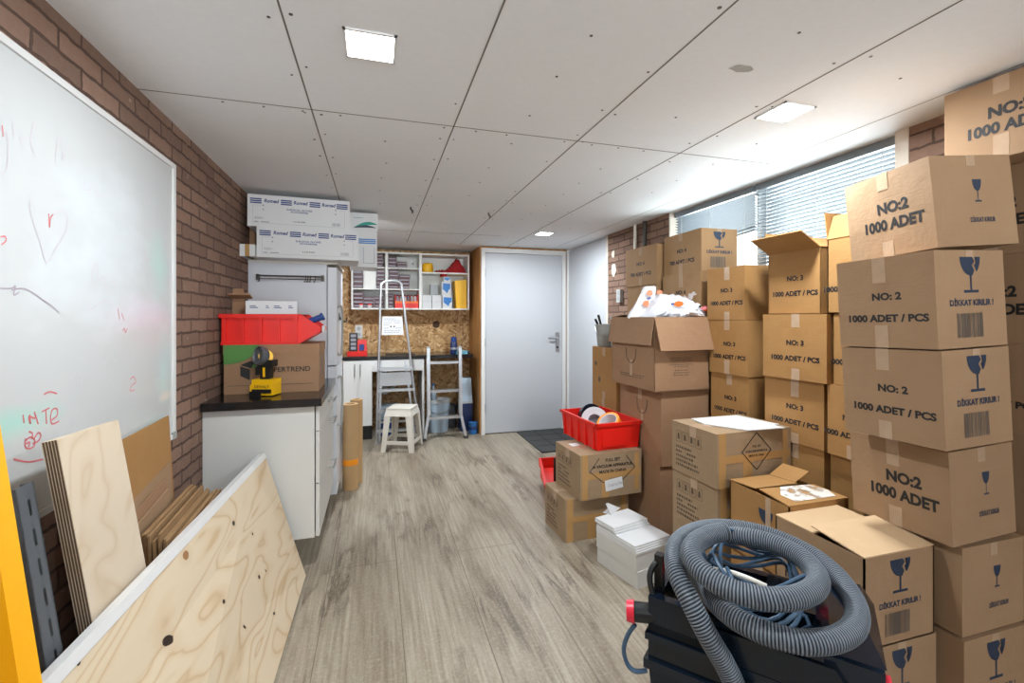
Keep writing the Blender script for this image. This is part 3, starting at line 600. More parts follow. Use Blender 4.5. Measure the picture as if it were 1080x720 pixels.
m = MB(); F = frame((lx + .0005, .16, .13), (0, 1, 0), (0, 0, 1)); m.poly([(.03 * math.cos(a), .075 * math.sin(a), 0) for a in [k * math.pi / 8 for k in range(16)]], F); m.build('hand_hole', M['dark'], bx, False)
def bin_(label, L, Wd, Hh, ribs, loc, rot, cut=.0):
    """open-fronted stacking bin: long side along local x, open sloped front at +x"""
    t = thing('stacking_bin', label, 'bin', loc, rot); e = .005
    side = [(0, .0), (L - cut, 0), (L, Hh * .42), (L, Hh * .55), (L - cut * .9, Hh), (0, Hh)] if cut else [(0, 0), (L, 0), (L + .02, Hh), (-.02, Hh)]
    m = MB(); F = frame((0, 0, 0), (1, 0, 0), (0, 0, 1))
    m.prism(side, 0, e, F); F2 = frame((0, Wd, 0), (1, 0, 0), (0, 0, 1)); m.prism(side, -e, 0, F2)
    m.box(0, L - cut, 0, Wd, 0, e)
    if cut:
        m.box(0, e, 0, Wd, 0, Hh); m.hexa([(L - cut, 0, 0), (L - cut, Wd, 0), (L - cut - e, Wd, e), (L - cut - e, 0, e), (L, 0, Hh * .5), (L, Wd, Hh * .5), (L - e, Wd, Hh * .5), (L - e, 0, Hh * .5)])
    else:
        m.hexa([(0, 0, 0), (0, Wd, 0), (e, Wd, 0), (e, 0, 0), (-.02, 0, Hh), (-.02, Wd, Hh), (-.02 + e, Wd, Hh), (-.02 + e, 0, Hh)])
        m.hexa([(L - e, 0, 0), (L - e, Wd, 0), (L, Wd, 0), (L, 0, 0), (L + .02 - e, 0, Hh), (L + .02 - e, Wd, Hh), (L + .02, Wd, Hh), (L + .02, 0, Hh)])
    m.build('bin_shell', M['red'], t, False)
    m = MB(); x1 = L - cut
    for yy, s in ((0, -1), (Wd, 1)):
        a, b = sorted((yy, yy + s * .026)); m.box(-.005 if cut else -.02, x1 + (0 if cut else .02), a, b, Hh - .022, Hh)
    if not cut: m.box(-.03, -.018, -.012, Wd + .012, Hh - .022, Hh).box(L + .018, L + .03, -.012, Wd + .012, Hh - .022, Hh)
    else: m.box(-.012, 0, -.012, Wd + .012, Hh - .022, Hh)
    m.bevel(.003); m.build('rim', M['red'], t)
    for k in range(ribs):
        x = .012 + (x1 - .03) * k / (ribs - 1)
        for yy, s in ((0, -1), (Wd, 1)):
            a, b = sorted((yy, yy + s * .02)); MB().box(x - .006, x + .012, a, b, .004, Hh - .02).bevel(.005).build('rib', M['red'], t)
    return t
rb = bin_('red stacking bin on top of the printed archive carton', .50, .30, .168, 5, (-.805, 2.835, T0 + .2685), 0, .115)
for yy in (-.0055,): MB().box(.0, .385, -.017, 0, .0, .014).build('rib', M['red'], rb)
m = MB(); m.box(.495, .506, .1, .2, .065, .1); m.build('label_holder', M['paper'], rb)
t = thing('blue_handle_tool', 'blue handle sticking out of the red bin on the archive carton', 'tool', (-.40, 2.95, T0 + .39))
MB().cyl((-.06, 0, -.03), (.085, 0, .03), .017, .019).cyl((.085, 0, .03), (.098, 0, .036), .024, .022).build('handle', M['blue'], t); MB().cyl((-.18, 0, -.08), (-.06, 0, -.03), .006).build('shaft', M['steel'], t)
# glove box in the bin
gb = thing('glove_box', 'small white box with green swoosh standing in the red bin', 'box', (-.70, 2.88, T0 + .276), math.radians(8))
MB().box(0, .26, 0, .13, 0, .235).bevel(.003).build('box_body', M['paper'], gb)
def swoosh(F, w, h, mat, parent, ph=0):
    m = MB(); n = 14; up = [(w * (k / n - .5), h * (.5 + .9 * math.sin(math.pi * k / n * .8 + ph)) - h * .4) for k in range(n + 1)]; lo = [(x, y - h * .55 * math.sin(math.pi * (k + .5) / (n + 1)) - .002) for k, (x, y) in enumerate(up)]
    for k in range(n): m.poly([(*up[k], 0), (*up[k + 1], 0), (*lo[k + 1], 0), (*lo[k], 0)], F)
    return m.build('printed_swoosh', M[mat], parent, False)
swoosh(frame((.15, .06, .2356), (1, 0, 0), (0, 1, 0)), .15, .05, 'teal', gb); swoosh(frame((.09, .075, .2357), (1, 0, 0), (0, 1, 0)), .12, .04, 'navy', gb, .3)
m = MB()
for x, w in ((.02, .05), (.1, .02), (.14, .05), (.215, .03)): m.box(x, x + w * .8, -.0006, 0, .195, .2).box(x, x + w * .6, -.0006, 0, .205, .209)
m.build('printed_marks', M['print_blue'], gb, False)
# folded cardboard flaps stuck behind the bin
m = MB(); m.hexa([(-.80, 3.0, 1.36), (-.72, 3.0, 1.30), (-.72, 3.008, 1.30), (-.80, 3.008, 1.36), (-.80, 3.02, 1.50), (-.745, 3.02, 1.50), (-.745, 3.028, 1.50), (-.80, 3.028, 1.50)])
m.hexa([(-.79, 3.03, 1.2), (-.66, 3.03, 1.2), (-.66, 3.036, 1.2), (-.79, 3.036, 1.2), (-.80, 3.0, 1.42), (-.66, 3.0, 1.42), (-.66, 3.006, 1.42), (-.80, 3.006, 1.42)])
m.hexa([(-.80, 2.93, 1.46), (-.69, 2.93, 1.46), (-.69, 2.99, 1.44), (-.80, 2.99, 1.44), (-.80, 2.93, 1.468), (-.69, 2.93, 1.468), (-.69, 2.99, 1.448), (-.80, 2.99, 1.448)])
tag(m.build('cardboard_scrap', M['big'], None, False), 'bent brown cardboard scrap stuck in the red bin beside the brick wall', 'cardboard')
# cordless work light
dl = thing('work_light', 'yellow and black cordless work light standing on the black worktop', 'work light', (-.572, 2.752, T0), math.radians(-18))
pk = MB().box(-.06, .06, -.045, .045, .005, .06).bevel(.012, 3).build('battery_pack', M['yellow'], dl)
MB().box(-.062, .0, -.047, .047, .0, .026).bevel(.006).build('battery_base', M['dark'], pk); MB().box(-.045, .055, -.052, -.044, .018, .038).bevel(.003).build('latch', M['dark'], pk)
ft_ = MB().box(-.052, .062, -.042, .042, .0605, .088).bevel(.014, 3).build('body_foot', M['yellow'], dl)
xtext('DEWALT', .02, (.004, -.0455, .05), (1, 0, 0), (0, 0, 1), pk, 'ink', .01)
MB().box(-.02, .03, -.02, .02, .086, .165).bevel(.01, 3).build('grip', M['dark'], dl); MB().box(-.004, .008, -.0225, -.02, .1, .15).bevel(.002).build('grip_strip', M['yellow'], dl)
MB().box(-.03, .05, -.028, .028, .155, .19).bevel(.01).build('collar', M['dark'], dl)
hdm = Matrix.Translation((.0, 0, .208)) @ Matrix.Rotation(math.radians(62), 4, 'X') @ Matrix.Rotation(math.radians(38), 4, 'Y')
MB().lathe([(.0, -.04), (.03, -.04), (.036, -.01), (.036, .005)], n=24, m=hdm).build('lamp_housing', M['yellow'], dl)
MB().lathe([(.036, .0), (.05, .018), (.052, .042), (.046, .046), (.042, .036), (.0, .03)], n=28, m=Matrix.Translation((-.0, 0, .208)) @ Matrix.Rotation(math.radians(118 - 40), 4, 'X') @ Matrix.Rotation(math.radians(-30), 4, 'Y')).build('lamp_head', M['slate'], dl)

# ------------------------------------------------------------------ fridge and the glove boxes on it
fg = thing('fridge', 'tall white fridge standing between the drawer cabinet and the cardboard rolls', 'fridge', (-.55, 3.7, 0))
wb(MB().box(XL + .004, -.33, 3.42, 3.98, .03, 1.70).bevel(.008), 'fridge_body', M['fridge'], fg)
for z0, z1 in ((.1, .99), (1.0, 1.68)):
    d = wb(MB().box(-.325, -.265, 3.422, 3.978, z0, z1).bevel(.014, 3), 'fridge_door', M['fridge'], fg)
    zc = (z0 + z1) / 2 + (.2 if z0 < .5 else -.1)
    MB().tube(smooth_path([(-.266, 3.46, zc - .16), (-.235, 3.46, zc - .15), (-.235, 3.46, zc + .15), (-.266, 3.46, zc + .16)], 4), .008).build('door_handle', M['grey'], d)
wb(MB().box(XL + .004, -.255, 3.415, 3.985, 1.701, 1.714).bevel(.006), 'fridge_top', M['fcap'], fg)
for x in (-.75, -.38):
    for y in (3.48, 3.92): wb(MB().cyl((x, y, 0), (x, y, .03), .02), 'foot', M['dark'], fg)
tr = thing('towel_rail', 'slim steel towel rail with hooks fixed to the side of the fridge', 'rail', (-.56, 3.42, 1.61))
MB().cyl((-.2, -.03, 0), (.21, -.03, -.0), .0055).build('rail_bar', M['screw'], tr); MB().cyl((-.2, -.03, -.02), (.21, -.03, -.02), .0035).build('lower_bar', M['screw'], tr)
for x in (-.195, .205): MB().box(x - .008, x + .008, -.034, -.002, -.028, .01).bevel(.002).build('bracket', M['screw'], tr)
for x in (-.18, .1, .115, .13, .16): MB().tube(smooth_path([(x, -.03, .006), (x, -.037, -.01), (x - .004, -.03, -.036), (x - .012, -.022, -.034)], 4), .003, 6).build('hook', M['screw'], tr)
hk = thing('wall_hook', 'black coat hook on the front of the fridge', 'hook', (-.265, 3.62, 1.32)); MB().tube(smooth_path([(.0, 0, .03), (.012, 0, .0), (.045, 0, -.02), (.055, 0, .01)], 4), .006).build('hook_arm', M['dark'], hk); MB().box(-.0, .006, -.012, .012, -.01, .045).build('hook_plate', M['dark'], hk)
FT = 1.7145
def romed(label, x, y, z, L, D, Hh, rot):
    t = thing('glove_carton', label, 'carton', (x, y, z), rot, 'white glove cartons on the fridge')
    MB().box(0, L, 0, D, 0, Hh).bevel(.004).build('carton_body', M['paper'], t)
    m = MB()
    for x0 in (.015, .19, .36, .525):
        for k in range(3): zz = Hh - .032 - k * .0125; m.box(x0, x0 + (.065 if x0 < .5 else .07), -.0006, .0, zz, zz + .008)
    m.build('printed_stripes', M['print_blue'], t, False)
    for xc in (.135, .305, .475): xtext('Romed', .031, (xc, 0, Hh - .038), (1, 0, 0), (0, 0, 1), t, 'print_blue', .03, .92, shear=.2)
    xtext('SURGICAL GLOVES', .0155, (.30, 0, Hh - .085), (1, 0, 0), (0, 0, 1), t, 'print_blue', .02, 1.15)
    xtext('POWDERFREE', .0145, (.30, 0, Hh - .1), (1, 0, 0), (0, 0, 1), t, 'print_blue', .02, 1.15); xtext('6 X 50 PAIRS', .013, (.30, 0, .042), (1, 0, 0), (0, 0, 1), t, 'ink', .01)
    m = MB(); zz0, zz1, e = .022, Hh - .068, .0012
    for a, b, c, d in ((.03, .575, zz0, zz0 + e), (.03, .03 + e, zz0, zz1), (.575, .575 + e, zz0, zz1), (.03, .09, zz1, zz1 + e), (.54, .575, zz1, zz1 + e)): m.box(a, b, -.0006, 0, c, d)
    for x0 in (.09, .52): m.box(x0 - .004, x0 + .004, -.0006, 0, zz1 - .004, zz1 + .006).box(x0 - .005, x0 + .003, -.0006, 0, zz1 - .03, zz1 - .021)
    for k in range(4): m.box(.04, .08 + .008 * (k % 3), -.0006, 0, .06 - .004 * k, .0615 - .004 * k)
    m.box(.038, .062, -.0006, 0, .028, .034).box(.075, .125, -.0006, 0, .028, .034)
    for k in range(16): m.box(.498 + k * .0032, .498 + k * .0032 + rnd(.001, .0022), -.0006, 0, .03, .05)
    m.build('printed_frame', M['gray'], t, False); return t
romed('lower of the two long white glove cartons on the fridge', -.725, 3.24, FT, .61, .37, .195, math.radians(3))
romed('upper of the two long white glove cartons, just under the ceiling', -.78, 3.25, FT + .1955, .61, .37, .203, math.radians(3))
wt = thing('white_box', 'small white box closed with brown tape beside the lower glove carton', 'box', (-.816, 3.22, FT)); MB().box(0, .085, 0, .2, 0, .075).bevel(.003).build('box_body', M['paper'], wt); MB().box(.03, .055, -.0008, .2, .0, .0758).build('tape_strip', M['btape'], wt)
br = thing('brown_box', 'small brown carton wedged between the glove cartons and the brick wall', 'box', (-.815, 3.45, FT)); MB().box(0, .03, 0, .15, 0, .26).bevel(.003).build('box_body', M['big'], br)
b1 = thing('white_box', 'white box with blue band standing behind the lower glove carton', 'box', (-.195, 3.66, FT), math.radians(2)); MB().box(0, .20, 0, .3, 0, .28).bevel(.003).build('box_body', M['paper'], b1)
m = MB(); 
for k in range(3): m.box(.02, .19, -.0008, 0, .178 + k * .014, .187 + k * .014)
m.build('printed_band', M['sky_blue'], b1, False); m = MB().box(.1, .18, -.0008, 0, .03, .032).box(.1, .102, -.0008, 0, .03, .15).box(.178, .18, -.0008, 0, .03, .15); m.build('printed_frame', M['print_blue'], b1, False)
b2 = thing('white_box', 'white box with green wave lying on the blue banded box', 'box', (-.225, 3.66, FT + .2805), math.radians(2)); MB().box(0, .235, 0, .3, 0, .13).bevel(.003).build('box_body', M['paper'], b2)
swoosh(frame((.15, -.0008, .02), (1, 0, 0), (0, 0, 1)), .16, .045, 'teal', b2); swoosh(frame((.14, -.001, .008), (1, 0, 0), (0, 0, 1)), .16, .03, 'navy', b2, .2)
m = MB().box(.06, .13, -.0008, 0, .09, .093); m.build('printed_line', M['teal'], b2, False)
# cardboard rolls
for i, (x, y, r, h, lab) in enumerate(((-.195, 3.80, .058, .66, 'front cardboard roll with an orange tape band standing beside the fridge'), (-.155, 3.93, .048, .67, 'plain cardboard roll standing behind the taped roll'))):
    t = thing('cardboard_roll', lab, 'roll', (x, y, 0), 0, 'cardboard rolls beside the fridge')
    m = MB().lathe([(r * .6, .003), (r, .0), (r, h), (r * .62, h), (r * .6, h - .02), (.0, h - .021)], n=28); m.build('roll_tube', M['tanroll'], t)
    m = MB(); pts = [(0, 0, 0)]
    if i == 0: MB().lathe([(r + .0012, .19), (r + .0012, .235)], n=28).build('tape_band', M['orange'], t)

# ------------------------------------------------------------------ cartons
def wine(F, h, w, parent, broken=True):
    """fragile mark: a wine glass, whole or with a crack"""
    m = MB(); n = 10
    bowl = lambda x: (.42 + .0) + .0
    L = [(-w / 2, h), ] + [(-w / 2 * math.cos(a), h - (h * .52) * math.sin(a)) for a in [k * math.pi / 2 / n for k in range(1, n)]]
    Rr = [(-x, y) for x, y in L][::-1]
    if broken:
        z1 = [(w * .12, h), (w * .22, h * .88), (w * .08, h * .76), (w * .19, h * .62), (w * .1, h * .485)]
        z2 = [(w * .22, h), (w * .33, h * .87), (w * .19, h * .76), (w * .29, h * .64)]
        left = L + [(0, h * .48)] + z1[::-1]
        right = [p for p in Rr if p[0] > w * .27]
        m.poly([(x, y, 0) for x, y in left], F); m.poly([(x, y, 0) for x, y in z2[::-1] ] + [(x, y, 0) for x, y in ()] + [(x, y, 0) for x, y in right[:]][0:0] if False else [(x, y, 0) for x, y in z2] + [(x, y, 0) for x, y in right], F)
    else:
        m.poly([(x, y, 0) for x, y in L + [(0, h * .48)] + Rr], F)
    s = w * .045
    m.poly([(-s, h * .5, 0), (-s, h * .07, 0), (s, h * .07, 0), (s, h * .5, 0)], F); m.poly([(-w * .36, h * .075, 0), (-w * .36, 0, 0), (w * .36, 0, 0), (w * .36, h * .075, 0)], F)
    bmesh.ops.triangulate(m.b, faces=m.b.faces)
    return m.build('printed_glass_symbol', M['navy'], parent, False)
def barcode(F, w, h, parent, mat='bar'):
    m = MB(); x = -w / 2
    while x < w / 2:
        b = random.choice((.0015, .0025, .004)) * w / .1; m.poly([(x, 0, 0), (x + b, 0, 0), (x + b, h, 0), (x, h, 0)], F); x += b + random.choice((.0012, .002, .0035)) * w / .1
    return m.build('printed_barcode', M[mat], parent, False)
PRINT = {'A': lambda n: [('NO:%s' % n, .05, .022, .172, .045, .95), ('1000 ADET', .05, .016, .112, .045, .9)],
         'B': lambda n: [('NO: %s' % n, .031, .012, .168, .045, 1.12), ('1000 ADET / PCS', .031, .006, .096, .045, 1.1)],
         'C': lambda n: [('NO: %s' % n, .034, .0, .17, .045, 1.15), ('700 ADET / PCS', .034, .0, .09, .045, 1.15)]}
def carton(label, group, x, y, z, lx, ly, h, rot=0, ro=0, pi=0, mat='card', side=None, no='2', front=None, tape=True, seam=True, dshift=0, name='carton', soft=.004):
    """origin at the aisle-side, viewpoint-side bottom corner; lettering on the aisle side, fragile mark on the near side"""
    Mx = Matrix.Translation((x, y, z)) @ Matrix.Rotation(rot, 4, 'Z') @ Matrix.Rotation(pi, 4, 'X') @ Matrix.Rotation(-ro, 4, 'Y')
    t = thing(name, label, 'carton', group=group, mat=Mx)
    t['size'] = (lx, ly, h)
    m = MB().box(0, lx, 0, ly, 0, h)
    if soft:
        for v in m.b.verts: v.co += Vector((rnd(-1, 1), rnd(-1, 1), 0)) * soft * .0
    m.bevel(.0045, 2); m.build('carton_body', M[mat], t)
    if side:
        for s, size, dx, zz, bold, sx in PRINT[side](no):
            xtext(s, size, (0, ly / 2 - dx - dshift, zz * h / .3), (0, -1, 0), (0, 0, 1), t, 'ink', bold, sx)
    if front == 'big':
        wine(frame((lx * .5, -.0008, h * .56), (1, 0, 0), (0, 0, 1)), h * .37, .088, t)
        xtext('DİKKAT KIRILIR !', .0245, (lx * .5, 0, h * .455), (1, 0, 0), (0, 0, 1), t, 'navy', .04, 1.0); barcode(frame((lx * .46, -.0008, h * .1), (1, 0, 0), (0, 0, 1)), .11, h * .25, t)
    if front == 'small':
        wine(frame((lx * .55, -.0008, h * .48), (1, 0, 0), (0, 0, 1)), h * .25, .034, t, False)
        xtext('DİKKAT KIRILIR', .021, (lx * .58, 0, h * .28), (1, 0, 0), (0, 0, 1), t, 'navy', .03, .62)
    if tape:
        w = .02; e = .0011; yc = ly / 2 + rnd(-.015, .015)
        for b_ in ((-e, 0, yc - w, yc + w, h - rnd(.05, .09), h), (-e, 0, yc - w, yc + w, -.0, rnd(.04, .08)), (0, lx, yc - w, yc + w, h, h + e)): MB().box(*b_).build('tape_strip', M['tape'], t)
        if front: MB().box(lx * .5 - .016, lx * .5 + .016, -.0006, 0, h - rnd(.03, .05), h).build('tape_strip', M['tape'], t)
    if seam:
        m = MB().box(0.004, lx - .004, ly / 2 - .0015, ly / 2 + .0015, h - .0005, h + .0008); m.build('flap_seam', M['edge'], t)
    return t
def S97(q):
    """the front stacks stand a touch nearer than first measured"""
    k = .97; q = list(q); q[0] *= k; q[1] *= k; q[2] = CAM_Z - (CAM_Z - q[2]) * k
    for i in (3, 4, 5): q[i] *= k
    return q
G1 = 'cartons in the tall front stack'
a = S97((1.729, 1.029, 1.556, .311, .318, .298)); carton('crooked carton on the very top of the tall front stack, small wine glass mark', G1, *a, -.15, .065, -.045, side='A', front='small')
a = S97((1.624, .965, 1.234, .306, .31, .301)); carton('carton second from the top of the tall front stack, broken glass mark above the barcode', G1, *a, -.02, .037, -.022, side='B', front='big')
a = S97((1.643, .957, .928, .308, .31, .301)); carton('carton third from the top of the tall front stack, printed 1000 ADET / PCS', G1, *a, -.002, .036, -.02, side='B', front='big')
a = S97((1.757, 1.005, .600, .302, .32, .301)); carton('carton fourth from the top of the tall front stack, large bold NO:2 lettering', G1, *a, -.012, .045, -.015, side='A', front='small')
a = S97((1.80, 1.005, .305, .305, .31, .285)); carton('dented carton second from the floor in the tall front stack', G1, *a, .0, .0, 0, side=None, front='small')
carton('lowest carton on the floor under the tall front stack', G1, 1.745, .97, 0, .30, .31, .325, 0, 0, 0, front='big')
# the column behind it, against the brick
G2 = 'cartons stacked behind the tall front stack'
carton('highest carton of all, just below the ceiling, large NO:2 lettering', G2, 1.98, .845, 1.858, .30, .305, .27, .05, 0, 0, side='A', front=None)
zz = 1.857
for lab, h, sd in (('shaded carton right under the highest carton of all', .305, 'A'), ('carton behind the tall stack, level with its second carton, lettering ending in ET', .31, 'A'), ('carton behind the tall stack, level with its third carton, lettering ending PCS', .31, 'B'), ('carton behind the tall stack at the level of its bold lettered fourth carton', .31, None), ('carton behind the dented carton of the tall stack', .31, None), ('floor carton behind the lowest carton of the tall stack', .312, None)):
    carton(lab, G2, 2.095, .945, zz - h, .30, .30, h - .001, side=sd, front=None); zz -= h
# the row along the brick wall: three columns of NO: 3
G3 = 'NO: 3 cartons along the window wall'
def opencarton(label, group, x, y, z, lx, ly, h, rot, mat, side, no, flaps, name='open_carton', dshift=0, extra=None):
    t = thing(name, label, 'carton', (x, y, z), rot, group); e = .005
    m = MB().box(0, lx, 0, ly, 0, e).box(0, e, 0, ly, 0, h).box(lx - e, lx, 0, ly, 0, h).box(0, lx, 0, e, 0, h).box(0, lx, ly - e, ly, 0, h)
    m.build('carton_body', M[mat], t, False)
    for (edge, length, ang, sk) in flaps:
        # ang: 0 = straight up, 90 = folded flat outwards, 180 = hanging down outside, -90 = closed
        if edge == '-x': o, X, out, w = (0, ly, h), (0, -1, 0), (-1, 0, 0), ly
        if edge == '+x': o, X, out, w = (lx, 0, h), (0, 1, 0), (1, 0, 0), ly
        if edge == '-y': o, X, out, w = (0, 0, h), (1, 0, 0), (0, -1, 0), lx
        if edge == '+y': o, X, out, w = (lx, ly, h), (-1, 0, 0), (0, 1, 0), lx
        a_ = math.radians(ang); up = Vector((0, 0, 1)) * math.cos(a_) + Vector(out) * math.sin(a_)
        F = frame(Vector(o) + Vector(out) * .001, X, up)
        m = MB().prism([(0, 0), (w, 0), (w - sk, length), (sk, length)], -.002, .002, F); m.build('flap', M[mat], t, False)
    if side:
        for s, size, dx, zz, bold, sx in PRINT[side](no):
            xtext(s, size, (0, ly / 2 - dx - dshift, zz * h / .3), (0, -1, 0), (0, 0, 1), t, 'ink', bold, sx)
    return t
W3 = dict(mat='warm', no='3')
opencarton('open golden carton with raised flaps on top of the middle NO: 3 column', G3, 1.872, 1.555, 1.348, .30, .285, .295, -.02, 'warm', 'B', '3', [('-x', .125, 58, .0), ('+x', .1, 20, 0), ('-y', .11, -60, 0), ('+y', .11, 10, 0)])
m = MB().box(1.87, 1.8716, 1.67, 1.715, 1.36, 1.42)
carton('golden NO: 3 carton directly under the open carton with raised flaps', G3, 1.855, 1.512, 1.045, .325, .325, .301, .045, side='B', front=None, **W3)
carton('golden NO: 3 carton third from the top in the column of the open carton', G3, 1.88, 1.545, .745, .31, .31, .2985, .03, side='B', front=None, **W3)
carton('carton fourth from the top in the column of the open carton', G3, 1.887, 1.55, .375, .31, .28, .3685, 0, side=None, **W3)
carton('floor carton under the column of the open carton', G3, 1.887, 1.55, 0, .31, .28, .374, 0, side=None, **W3)
opencarton('open golden carton beside the crooked carton, its lettering starting with 10', G3, 1.875, 1.29, 1.348, .30, .235, .32, 0, 'warm', 'B', '3', [('-x', .11, -20, 0), ('+x', .14, 12, 0), ('+y', .12, 6, 0)], dshift=-.02)
carton('golden carton under the open one beside the tall front stack', G3, 1.88, 1.275, 1.046, .31, .225, .3, 0, side='B', front=None, dshift=-.02, **W3)
carton('golden carton third down beside the tall front stack, next to its fourth carton', G3, 1.875, 1.285, .745, .31, .24, .298, 0, side='B', front=None, dshift=-.02, **W3)
carton('shaded carton fourth down between the tall front stack and the middle column', G3, 1.90, 1.33, .375, .28, .20, .368, 0, **W3)
carton('floor carton between the tall front stack and the middle column', G3, 1.90, 1.33, 0, .28, .20, .374, 0, **W3)
carton('golden NO: 3 carton on top of the column beside the white plastic bag', G3, 1.9, 2.02, 1.317, .29, .285, .298, .012, side='B', front=None, **W3)
carton('golden NO: 3 carton second in the column beside the white plastic bag', G3, 1.9, 1.995, 1.012, .29, .295, .303, 0, side='B', front=None, **W3)
carton('golden NO: 3 carton third down beside the white plastic bag', G3, 1.91, 2.0, .71, .28, .29, .3, 0, side='B', front=None, **W3)
carton('carton fourth down behind the carton with the white card', G3, 1.91, 2.02, .355, .28, .27, .3535, 0, **W3)
carton('floor carton behind the cartons with the white card', G3, 1.91, 2.02, 0, .28, .27, .354, 0, **W3)
# far NO: 4 cartons
G4 = 'NO: 4 cartons in the far corner by the window'
carton('top NO: 4 carton with a glass mark in front of the bright window', G4, 1.93, 2.40, 1.618, .262, .40, .27, -.03, mat='tan', side='C', no='4', front='big')
carton('NO: 4 carton under the one in front of the bright window, above the plastic bag', G4, 1.925, 2.40, 1.338, .262, .39, .279, 0, mat='tan', side='C', no='4')
carton('NO: 4 carton nearest the white wall panel, on top of its stack', G4, 1.905, 2.835, 1.57, .27, .40, .288, .03, mat='tan', side='C', no='4')
carton('NO: 4 carton under the one nearest the white wall panel', G4, 1.91, 2.835, 1.275, .27, .39, .294, .02, mat='tan', side='C', no='4')
for z0, h in ((.0, .33), (.331, .33), (.662, .33), (.993, .344)): carton('plain carton low in the far stack behind the large moving cartons', G4, 1.93, 2.40, z0, .26, .39, h, mat='big')
for z0, h in ((.0, .31), (.311, .31), (.622, .31), (.933, .341)): carton('plain carton low in the far stack behind the large moving cartons', G4, 1.93, 2.835, z0, .26, .39, h, mat='big')
# large moving cartons
G5 = 'large moving cartons'
L0 = carton('lowest large brown carton with a white sticker behind the vacuum apparatus cartons', G5, 1.60, 2.35, 0, .31, .44, .455, 0, mat='big')
m = MB().box(-.0012, 0, .30, .34, .36, .42); m.build('white_sticker', M['paper'], L0)
def loopmark(t, y, z, mat='fade'):
    m = MB().tube(smooth_path([(-.0005, y + .055, z + .07), (-.0005, y + .05, z + .02), (-.0005, y + .03, z - .01), (-.0005, y, z - .022), (-.0005, y - .03, z - .01), (-.0005, y - .05, z + .02), (-.0005, y - .055, z + .07)], 4), .003, 6); m.build('printed_handle_mark', M[mat], t)
    m = MB().box(-.0014, 0, y - .012, y + .012, z - .10, z + .0); m.build('tape_strip', M['tape'], t)
Q0 = carton('large brown moving carton second from the floor behind the red bin of tapes', G5, 1.60, 2.335, .456, .335, .46, .445, .015, mat='big')
loopmark(Q0, .2, .30)
def dashes(t, F, rows, w, hgt, mat='fade', gap=.4):
    m = MB()
    for z, x0, x1 in rows:
        x = x0
        while x < x1:
            b = rnd(.5, 1.2) * w; m.poly([(x, z, 0), (min(x + b, x1), z, 0), (min(x + b, x1), z + hgt, 0), (x, z + hgt, 0)], F); x += b + w * gap
    return m.build('printed_small_print', M[mat], t, False)
P0 = opencarton('open moving carton with hanging flaps holding the white plastic bag', G5, 1.53, 2.30, .902, .385, .47, .432, .03, 'big', None, '', [('-x', .165, 171, 0), ('-y', .20, 163, -.0), ('+x', .15, -84, 0), ('+y', .15, -84, 0)])
loopmark(P0, .24, .17)
dashes(P0, frame((0, -.0012, 0), (1, 0, 0), (0, 0, 1)), [(.19, .11, .26), (.178, .11, .26), (.152, .105, .265), (.14, .13, .24), (.118, .14, .23), (.104, .13, .24), (.09, .13, .24)], .012, .005)
dashes(P0, frame((-.0012, .42, 0), (0, -1, 0), (0, 0, 1)), [(.075, .06, .32), (.062, .06, .30)], .02, .006, 'fade')
# cartons behind them carrying the grey tray and the bucket
for lab, z0, h in (('carton on the floor behind the moving cartons, nearest the white wall panel', 0, .37), ('middle carton behind the moving cartons, nearest the white wall panel', .371, .37), ('carton under the grey bucket behind the open moving carton', .742, .37)):
    t = carton(lab, 'cartons under the grey bucket', 1.60, 2.86, z0, .28, .37, h, 0, mat='warm')
    m = MB().box(-.0008, 0, .295, .33, h * .62, h * .7).box(-.0008, 0, .24, .27, h * .30, h * .4); m.build('printed_mark', M['fade'], t)
